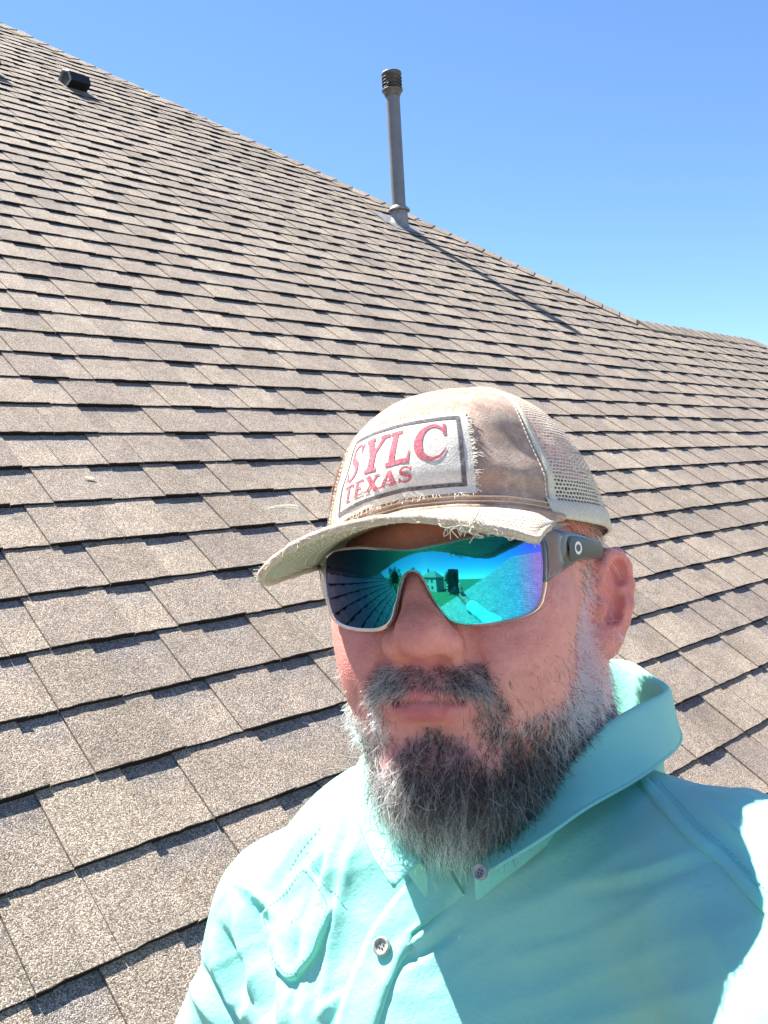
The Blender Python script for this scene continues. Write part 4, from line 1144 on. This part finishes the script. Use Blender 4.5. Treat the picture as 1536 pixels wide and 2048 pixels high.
RV, RF = hf.mesh(); RVw = cw_(relax(RV, RF, 1, .4))
parts = [(hw(HV), HF, SK), (BVw, BF, None), (GVw, GF, None), (RVw, RF, None)]
mbV, mbF, mbC, k = [], [], [], 0
for V, F, C in parts:
    mbV.append(V); mbF.append(np.asarray(F) + k); k += len(V)
    mbC.append(C if C is not None else np.tile([.46, .24, .175], (len(V), 1)) * (1 + .08 * vnoise(V * 90, 4))[:, None])
LBASE = rp(*uv_of(cw_((60, 1150, 560)))) 
person = mesh('person', np.concatenate(mbV), np.concatenate(mbF), M_SKIN, None, True, loc=LBASE, label='bearded man in cap, sunglasses and mint green shirt taking a selfie on the roof', cat='person')
set_attr(person.data, 'skin_tone', np.concatenate(mbC), 'FLOAT_COLOR')

# shirt ---------------------------------------------------------------------------------------------------------
t = NT('mint_nylon'); P_ = t.pos()
c = t.ramp(t.noise(P_, 14, 4), [(.3, (.38, .89, .81)), (.7, (.43, .93, .85))])
t.set(Base_Color=c, Roughness=.62, Specular_IOR_Level=.25, Sheen_Weight=.2)
t.bump(t.math('ADD', t.math('ADD', t.noise(P_, 70, 5, .65), t.math('MULTIPLY', t.noise(P_, 260, 3, .6), .5)), t.math('MULTIPLY', t.noise(P_, 1900, 2), .3)), .6, .0016)
# thin cloth lets a little light through
tl = t.n('BsdfTranslucent'); tl.inputs[0].default_value = (.36, .95, .70, 1); mx = t.n('MixShader'); mx.inputs[0].default_value = .26
t.l(t.b.outputs[0], mx.inputs[1]); t.l(tl.outputs[0], mx.inputs[2]); t.l(mx.outputs[0], t.out.inputs[0])
M_SHIRT = t.m
shirt = mesh('shirt', SVw, SF, M_SHIRT, person, True)
shirt['label'] = 'mint green long sleeved button shirt'
def ribbon(path, wid, off, name, parent, thick=.0012, n=60, across=7, mat=None, edge_drop=.0012):
    """strip of cloth following the shirt below a path of picture points"""
    Q = spline(np.array(path, float), n); C = []; N = []
    for q in Q:
        h, nn = hit(*q)
        if h is None: continue
        C.append(h); N.append(nn)
    C = np.array(C); N = np.array(N)
    for _ in range(4):
        C[1:-1] = (C[:-2] + C[1:-1] * 2 + C[2:]) / 4; N[1:-1] = (N[:-2] + N[1:-1] * 2 + N[2:]) / 4
    N /= np.linalg.norm(N, axis=1)[:, None]
    T = np.gradient(C, axis=0); T /= np.linalg.norm(T, axis=1)[:, None]; S = np.cross(T, N); S /= np.linalg.norm(S, axis=1)[:, None]
    G = []
    for c_, n_, s_ in zip(C, N, S):
        row = []
        for w in np.linspace(-.5, .5, across):
            p = c_ + s_ * w * wid
            r = bvh.find_nearest(Vector(p.tolist())); q = np.array(r[0]); m = np.array(r[1]); m = m if m @ n_ > 0 else -m
            row.append(q + m * off * (1.0 - 0 * abs(w)))
        lo0 = row[0] - n_ * off * 1.3; lo1 = row[-1] - n_ * off * 1.3
        G.append([lo0] + row + [lo1])
    V, F = grid(np.array(G)); return mesh(name, V, F, mat or M_SHIRT, parent, True), C, N, S
plk, PC, PN, PS = ribbon([(905, 1745), (842, 1800), (790, 1868), (757, 1930), (728, 2000), (706, 2080), (690, 2200), (672, 2450), (655, 2800)], .027, .0022, 'placket', shirt, n=110)
M_STITCH = plain('mint_thread', (.24, .60, .52), .8)
def stitches(path, name, parent, off=.0008, step=.0034, r=.00028, mat=None):
    Q = spline(np.array(path, float), 160); C = [hit(*q)[0] for q in Q]; C = np.array([c for c in C if c is not None]); C = C[np.concatenate([[True], np.linalg.norm(np.diff(C, axis=0), axis=1) < .01])]
    L = np.linalg.norm(np.diff(C, axis=0), axis=1).sum(); n = int(L / step) * 2; Q = resample(C, max(n, 4)); mb = MB()
    dirn = (CAM - Q); dirn /= np.linalg.norm(dirn, axis=1)[:, None]; Q = Q + dirn * off
    for i in range(0, len(Q) - 1, 2): mb.tube([Q[i], Q[i + 1]], r, 4)
    V, F = mb.VF(); return mesh(name, V, F, mat or M_STITCH, parent)
def off_path(d): return [tuple(project(c + s * d)[:2]) for c, s in zip(PC[::6], PS[::6])]
yk, *_ = ribbon([(1285, 1562), (1328, 1608), (1367, 1651), (1406, 1690), (1428, 1702), (1464, 1736), (1503, 1779), (1536, 1812), (1590, 1870)], .0065, .0016, 'yoke_seam', shirt, across=4)
stitches([(1322, 1566), (1358, 1604), (1400, 1650), (1446, 1690), (1500, 1745), (1540, 1790)], 'stitching', yk, .0012)
stitches([(640, 1655), (600, 1700), (580, 1740)], 'stitching', shirt); stitches([(612, 1702), (650, 1760), (690, 1810)], 'stitching', shirt)
# pocket flap on his right chest
fl_poly = np.array([(518, 1830), (559, 1794), (610, 1724), (642, 1765), (668, 1812), (654, 1860), (637, 1904), (598, 1960), (586, 1967), (573, 1963), (547, 1923), (527, 1865)], float)
fo = resample(fl_poly, 60, closed=True); fo = (np.roll(fo, 1, 0) + fo * 2 + np.roll(fo, -1, 0)) / 4; fc = fo.mean(0)
G = []
for s in np.linspace(0.02, 1, 12):
    row = []
    for q in fo:
        p = fc + (q - fc) * s; h, n = hit(*p); row.append(h + n * (.0004 + .0044 * smoothstep(0, 1, ((p[1] - 1740) + (p[0] - 590) * .35 * np.sign(590 - p[0])) / 130)))
    G.append(row)
G = np.array(G); 
for _ in range(3): G[1:-1] = (G[:-2] + G[1:-1] * 2 + G[2:]) / 4
rim_lo = np.array([G[-1][j] - (hit(*fo[j])[1]) * .004 for j in range(60)])
V, F = grid(np.concatenate([G, rim_lo[None]]), wrap=True); flap = mesh('pocket_flap', V, F, M_SHIRT, shirt, True)
mb = MB(); Q = G[-2]
for i in range(0, 60, 1): 
    a, b = Q[i], Q[(i + 1) % 60]; n = hit(*fo[i])[1]; mb.tube([a + n * .0007, a * .45 + b * .55 + n * .0007], .0003, 4)
V, F = mb.VF(); mesh('stitching', V, F, M_STITCH, flap)
# buttons
M_BTN = NT('grey_shell_button'); c = M_BTN.ramp(M_BTN.noise(M_BTN.pos(), 300, 4), [(.3, (.22, .21, .20)), (.7, (.52, .50, .47))]); M_BTN = M_BTN.set(Base_Color=c, Roughness=.3).m
M_HOLE = plain('button_hole', (.03, .03, .03), .9)
def button(px, py, r, parent, lift=.0035, dep=None):
    h, n = hit(px, py)
    if dep: h = at(px, py, dep)
    c0 = h + n * lift
    V, F = lathe([(0, .0012), (r * .5, .0010), (r * .62, .0013), (r * .70, .0021), (r * .92, .0024), (r, .0016), (r, 0), (0, -.0005)], c0, n, 32)
    b = mesh('button', V, F, M_BTN, parent, True)
    e1 = np.cross(n, [0, 0, 1.0]); e1 /= np.linalg.norm(e1); e2 = np.cross(n, e1)
    for a in range(4):
        q = c0 + (math.cos(a * math.pi / 2 + .6) * e1 + math.sin(a * math.pi / 2 + .6) * e2) * r * .26
        V, F = lathe([(0, .0014), (r * .10, .0014), (r * .1, .0006)], q, n, 10); mesh('button_hole', V, F, M_HOLE, b)
button(769, 1894, .0053, shirt); button(703, 2130, .0053, shirt); button(680, 2420, .0053, shirt)
# collar
colr = [((842, 1728), .466, (790, 1778), .458), ((792, 1650), .487, (742, 1700), .478), ((752, 1560), .520, (706, 1590), .515), ((800, 1470), .585, (745, 1500), .60), ((905, 1400), .64, (880, 1470), .67), ((1030, 1355), .668, (1030, 1430), .70), ((1160, 1325), .66, (1180, 1400), .69),
        ((1248, 1320), .632, (1272, 1385), .65), ((1300, 1350), .60, (1330, 1420), .61), ((1334, 1378), .566, (1362, 1480), .553), ((1268, 1414), .525, (1316, 1531), .507), ((1205, 1456), .503, (1262, 1569), .480), ((1110, 1560), .484, (1172, 1620), .460), ((1020, 1660), .470, (1092, 1676), .448), ((940, 1735), .460, (985, 1742), .4435)]
top_ = spline(np.array([at(*a, b) for a, b, c, d in colr]), 120); out_ = spline(np.array([at(*c, d) for a, b, c, d in colr]), 120)
up_w = np.array([0, 0, 1.0]); axis_c = top_.mean(0)
G = []
for i in range(120):
    a, b = top_[i], out_[i]
    inn = axis_c - a; inn[2] = 0; inn /= np.linalg.norm(inn)
    mid = (a + b) / 2 - inn * .002 + up_w * .0015
    wb = .0012 * vnoise(np.array([[i * .25, 0, 0]]), 5)[0]
    bk = math.sin(math.pi * i / 119) ** 1.5
    G.append([a + inn * .004 - up_w * (.022 + .075 * bk), a + inn * .006 - up_w * (.012 + .02 * bk), a + inn * .0045 - up_w * .004, a + up_w * .001, a - inn * .0022 - up_w * .0006 + (b - a) * .08, mid * .55 + a * .45 - inn * (.001 + wb), mid - inn * wb, mid * .4 + b * .6 - inn * (.001 - wb), b + up_w * .001])
G = np.array(G)
V, F = grid(G); collar = mesh('collar', V, F, M_SHIRT, shirt, True)
sm = collar.modifiers.new('thickness', 'SOLIDIFY'); sm.thickness = .0016; sm.offset = 0
sb = collar.modifiers.new('smooth', 'SUBSURF'); sb.levels = 1; sb.render_levels = 1
mb = MB(); Q = resample(G[:, -1] * .82 + G[:, -2] * .18 + (G[:, -2] - G[:, 2]) * 0.03, 420)
V, F = tube(G[:, -1], .0011, 6); mesh('collar_edge', V, F, M_SHIRT, collar, True)
button(962, 1744, .0040, collar, .0, .4405)
# trousers and boots
tf = Field((-320, 760, 60), (330, 1300, 860), 7.0)
tf.ell((66, 850, 554), (206, 150, 172), 1, R=TR)
for hip, kn, an_, toe in LEGS: tf.chain([hip, kn], [98, 72], 30); tf.chain([kn, an_], [68, 54], 20)
TV, TF = tf.mesh(); TVw = cw_(relax(TV, TF, 2, .5)); TN = vnormals(TVw, TF); TVw = TVw + TN * (vnoise(TVw * 30, 12) * .004)[:, None]
M_DENIM = cloth('blue_denim', (.045, .06, .10), (.075, .095, .15), 50)
mesh('trousers', TVw, TF, M_DENIM, person, True)
M_BOOT = plain('brown_leather', (.09, .055, .035), .5)
for hip, kn, an_, toe in LEGS:
    b_ = Field(np.minimum(an_, toe) - 110, np.maximum(an_, toe) + 110, 5.0); b_.chain([an_, an_ * .35 + toe * .65, toe + [14, 8, 16]], [52, 46, 38], 14)
    V, F = b_.mesh(); mesh('boot', cw_(V), F, M_BOOT, person, True)

# ------------------------------------------------------------------ the phone behind the lens, and a watch
M_PHONE = NT('phone_glass').set(Base_Color=(.012, .012, .014), Roughness=.08).m
M_PFR = NT('phone_frame').set(Base_Color=(.03, .03, .035), Roughness=.35, Metallic=.6).m
phone = empty('mobile_phone', cw_((0, 139, -5)), label='black mobile phone held up in the man\'s left hand', cat='phone')
def rrect(w, h, r, n=8):
    P = []
    for cx, cy, a0 in ((w - r, h - r, 0), (-w + r, h - r, 90), (-w + r, -h + r, 180), (w - r, -h + r, 270)):
        for k in range(n): a = math.radians(a0 + 90 * k / (n - 1)); P.append((cx + r * math.cos(a), cy + r * math.sin(a)))
    return np.array(P)
rr_ = rrect(36, 74, 10); G = []
for sc, z in ((.97, -2.2), (1, -3.0), (1, -9.2), (.97, -10)): G.append([(p[0] * sc, 65 + p[1] * sc, z) for p in rr_])
G = np.array(G); V, F = grid(cw_(G), wrap=True); n_ = len(rr_); F.append(tuple(range(n_))); F.append(tuple(reversed(range(3 * n_, 4 * n_))))
body_ = mesh('case', V, F, M_PFR, phone)
r2 = rrect(33.5, 71, 8); mesh('screen', cw_([(p[0], 65 + p[1], -2.1) for p in r2]), [tuple(range(len(r2)))], M_PHONE, phone)
for cx, cy in ((18, 10), (18, 30)): 
    V, F = lathe([(0, 2.2), (6, 2.2), (7, 1.6), (7, 0)], np.array([cx, cy, -10.0]), (0, 0, -1), 20); mesh('rear_lens', cw_(V), F, M_PHONE, body_, True)
watch = empty('wrist_watch', cw_(HDW), label='dark wrist watch on the man\'s raised left wrist', cat='watch')
wd = np.array(ARM_L[-2], float) - HDW; wd /= np.linalg.norm(wd); wc = HDW + wd * 8
V, F = lathe([(35, -9), (37, -8), (37, 8), (35, 9)], wc, wd, 40); mesh('strap', cw_(V), F, M_PFR, watch, True)
oo = np.cross(wd, [0, 0, 1.0]); oo /= np.linalg.norm(oo); V, F = lathe([(0, 6), (15, 6), (17, 4), (17, 0)], wc + oo * -36, -oo, 28); mesh('dial', cw_(V), F, M_PHONE, watch, True)
# ------------------------------------------------------------------ beard, moustache and hair (curves)
def hair_material(name):
    t = NT(name); t.t.nodes.remove(t.b)
    h = t.n('BsdfHairPrincipled'); h.parametrization = 'COLOR'
    t.l(t.attr('hair_tint', 'Color'), h.inputs['Color']); h.inputs['Roughness'].default_value = .38; h.inputs['Radial Roughness'].default_value = .45
    h.inputs['Coat'].default_value = .1
    t.l(h.outputs[0], t.out.inputs[0]); return t.m
M_HAIR = hair_material('grey_hair')
GRAV = HR.T @ np.array([0, 0, -1.0])
fa = HV[HF]; farea = .5 * np.linalg.norm(np.cross(fa[:, 2] - fa[:, 0], fa[:, 3] - fa[:, 1]), axis=1); fcent = fa.mean(1); fnorm = HN[HF].mean(1); fnorm /= np.linalg.norm(fnorm, axis=1)[:, None]
def sample(w, n):
    w = w * farea; w = w / w.sum(); i = rng.choice(len(w), n, p=w); a, b = rng.random((2, n, 1))
    q = fa[i]; return (q[:, 0] * (1 - a) + q[:, 1] * a) * (1 - b) + (q[:, 3] * (1 - a) + q[:, 2] * a) * b, fnorm[i]
def grow(P, N, D0, L, curl, K=10, grav=.5, stiff=None, push=0.0):
    """march each strand from its root, bending from D0 to gravity with a lazy curl"""
    n = len(P); D = D0 / np.linalg.norm(D0, axis=1)[:, None]; pts = [P - N * .4]; cur = P.copy(); st = (L / (K - 1))[:, None]
    ax = rng.normal(0, 1, (n, 3)); ph = rng.uniform(0, 6.28, (n, 1)); fr = rng.uniform(.5, 1.5, (n, 1)); sw = rng.normal(0, 1, (n, 3))
    for k in range(1, K):
        s = k / (K - 1)
        wob = (np.cos(ph + fr * s * 5.0) * ax + .6 * sw) * curl[:, None] * (.3 + s)
        d = D + GRAV * grav * s + wob + N * push * (1 - s); d /= np.linalg.norm(d, axis=1)[:, None]
        D = .62 * D + .38 * d; D /= np.linalg.norm(D, axis=1)[:, None]
        cur = cur + D * st; pts.append(cur)
    return np.stack(pts, 1)
def hair_object(name, S, col, r0, parent, label=None):
    n, K = S.shape[:2]; hc = bpy.data.hair_curves.new(name); hc.add_curves([K] * n)
    pos = hw(S.reshape(-1, 3)) - world_loc(parent)
    hc.attributes['position'].data.foreach_set('vector', pos.astype(np.float32).ravel())
    a = hc.attributes.get('radius') or hc.attributes.new('radius', 'FLOAT', 'POINT')
    rad = (np.asarray(r0)[:, None] * np.interp(np.linspace(0, 1, K), [0, .6, 1], [1, .9, .25])[None]).astype(np.float32); a.data.foreach_set('value', rad.ravel())
    c = hc.attributes.new('hair_tint', 'FLOAT_COLOR', 'CURVE'); c.data.foreach_set('color', np.concatenate([col, np.ones((n, 1))], 1).astype(np.float32).ravel())
    hc.materials.append(M_HAIR); o = bpy.data.objects.new(name, hc); link(o, parent, label=label); return o
def tint(n, white, dark=(.014, .0125, .012)):
    w = np.clip(white, 0, 1); r = rng.random(n); C = np.tile(np.array(dark), (n, 1)) * rng.uniform(.4, 1.6, (n, 1))
    g = r < w; C[g] = np.array([.90, .88, .86]) * rng.uniform(.78, 1.1, (g.sum(), 1))
    m = (~g) & (rng.random(n) < .12); C[m] = np.array([.19, .18, .17]) * rng.uniform(.7, 1.4, (m.sum(), 1)); return np.clip(C, 0, .96)
fd = beard_density(fcent); is_st = (fcent[:, 2] > -43) & (np.abs(fcent[:, 0]) < 29) & (fcent[:, 1] < -78)
# full beard
NB = 15000
P, N = sample(np.where(is_st, 0, fd) * np.interp(fcent[:, 2], [-120, -85, -62, -40, -10, 30], [1.0, 1.5, 1.15, .6, .42, .38]) * np.where((fcent[:, 1] < -60) & (fcent[:, 2] > -66), 1.7, 1.0), NB)
x, y, z = np.abs(P[:, 0]), P[:, 1], P[:, 2]
chin = smoothstep(-40, -80, y) * smoothstep(-52, -70, z); side = smoothstep(-70, -30, z) * smoothstep(-60, -30, y)
jaw = smoothstep(-45, -75, z)
L = 6.5 + 3.0 * jaw + 18 * chin * smoothstep(-60, -84, z) - 1.0 * side
L = L * rng.uniform(.55, 1.25, NB)
out = np.stack([np.sign(P[:, 0]) * .35, np.zeros(NB), np.zeros(NB)], 1)
fwd = np.array([0, -1.0, 0])
D0 = N * (.55 + .25 * chin)[:, None] + GRAV * (.75 + .25 * chin)[:, None] + out * (1 - chin)[:, None] * .5 + fwd * (.25 * (1 - chin))[:, None] + rng.normal(0, .33, (NB, 3))
S = grow(P, N, D0, L, (.25 + .45 * rng.random(NB)) * (1 + .3 * chin), grav=.5)
# draw the chin hair together to a rounded end
tipx = np.linspace(0, 1, S.shape[1])[None, :]; S[:, :, 0] -= S[:, :, 0] * (.22 * chin[:, None] * tipx ** 1.5); S[:, :, 1] += (chin * 5)[:, None] * tipx ** 2
white = .28 + .72 * side + .12 * smoothstep(-70, -50, z) * (1 - side) + .30 * smoothstep(-92, -108, z) * chin
white = np.where((P[:, 0] < -20), white + .25, white) - .24 * (1 - side) * smoothstep(12, 40, P[:, 0]) * smoothstep(-60, -75, z)
white = white + .18 * smoothstep(-70, -58, z) * (y < -58)
bcol = tint(NB, white)
beard = hair_object('beard', S, bcol, np.where(bcol[:, 0] > .3, rng.uniform(.00013, .00022, NB), rng.uniform(.00012, .0002, NB)), person, 'full beard mixed grey, white and dark brown')
# strays standing off the beard
NS = 520
P, N = sample(np.where(is_st, 0, fd), NS); ch = smoothstep(-40, -80, P[:, 1]) * smoothstep(-52, -70, P[:, 2])
S = grow(P, N, N * .9 + GRAV * .7 + rng.normal(0, .45, (NS, 3)), (11 + 20 * ch) * rng.uniform(.7, 1.3, NS), .3 + .4 * rng.random(NS), grav=.3)
hair_object('stray_hairs', S, tint(NS, np.full(NS, .55)), rng.uniform(.00007, .00012, NS), beard)
# white hair laid over the cheek and sideburn
fxs = np.abs(fcent[:, 0]); NW = 2300
P, N = sample(np.where(is_st, 0, fd) * smoothstep(-84, -58, fcent[:, 2]) * smoothstep(-74, -46, fcent[:, 1]), NW)
S = grow(P, N, N * .75 + GRAV * .8 + np.array([0, -.25, 0]) + rng.normal(0, .38, (NW, 3)), rng.uniform(6, 14, NW), .3 + .4 * rng.random(NW), grav=.4)
hair_object('sideburn', S, np.clip(np.array([.95, .93, .92]) * rng.uniform(.85, 1.04, (NW, 1)), 0, .97), rng.uniform(.00014, .00024, NW), beard)
# moustache
NM = 2500
P, N = sample(np.where(is_st, fd, 0) + .0, NM)
sx = np.sign(P[:, 0]); ax0 = np.abs(P[:, 0])
D0 = N * .5 + GRAV * .75 + np.stack([sx * (.25 + ax0 / 24), np.zeros(NM), np.zeros(NM)], 1) + rng.normal(0, .32, (NM, 3))
S = grow(P, N, D0, rng.uniform(4.0, 9.5, NM) + ax0 * .16, .25 + .35 * rng.random(NM), grav=.5)
hair_object('moustache', S, tint(NM, .58 + 0 * ax0), rng.uniform(.0001, .00017, NM), person)
# hair at temples, behind the ears and nape, short and grey
fx, fy, fz = np.abs(fcent[:, 0]), fcent[:, 1], fcent[:, 2]
scalp = smoothstep(26, 34, fz - np.interp(fy, [-60, -30, 0, 20, 60], [30, 2, 2, -30, -46])) * (fx > 20) * (fy > -46) * (fz < 70) * ~((fx > 73) & (fy > -4) & (fy < 40) & (fz < 40))
nape = (fy > 26) * smoothstep(-110, -80, fz) * (fz < 70) * ~((fx > 74) & (fy < 40))
temple_ = np.exp(-((fy + 22) / 12) ** 2) * smoothstep(4, 14, fz) * (fz < 60) * (fx > 55)
NH = 9000
P, N = sample(np.maximum.reduce([scalp * 1.0, nape * 1.0, temple_ * 1.2]), NH)
back = np.array([0, 1.0, 0])
S = grow(P, N, N * .45 + GRAV * .7 + back * .35 + rng.normal(0, .25, (NH, 3)), rng.uniform(6, 13, NH), .2 + .15 * rng.random(NH), grav=.4)
hair_object('hair', S, tint(NH, np.full(NH, .42), (.03, .022, .018)), rng.uniform(.00008, .00013, NH), person)
# sparse stubble on the cheek above the beard line
ck = np.exp(-((fz - np.interp(fy, [-100, -70, -40, -20], [-40, -34, -20, 0])) / 14) ** 2) * (fy > -88) * (fy < -16) * (fx > 34)
NC = 420
P, N = sample(ck, NC); S = grow(P, N, N * .7 + GRAV * .8 + rng.normal(0, .5, (NC, 3)), rng.uniform(1.5, 6, NC), np.full(NC, .2), K=5)
hair_object('stubble', S, tint(NC, np.full(NC, .35)), rng.uniform(.00007, .0001, NC), person)
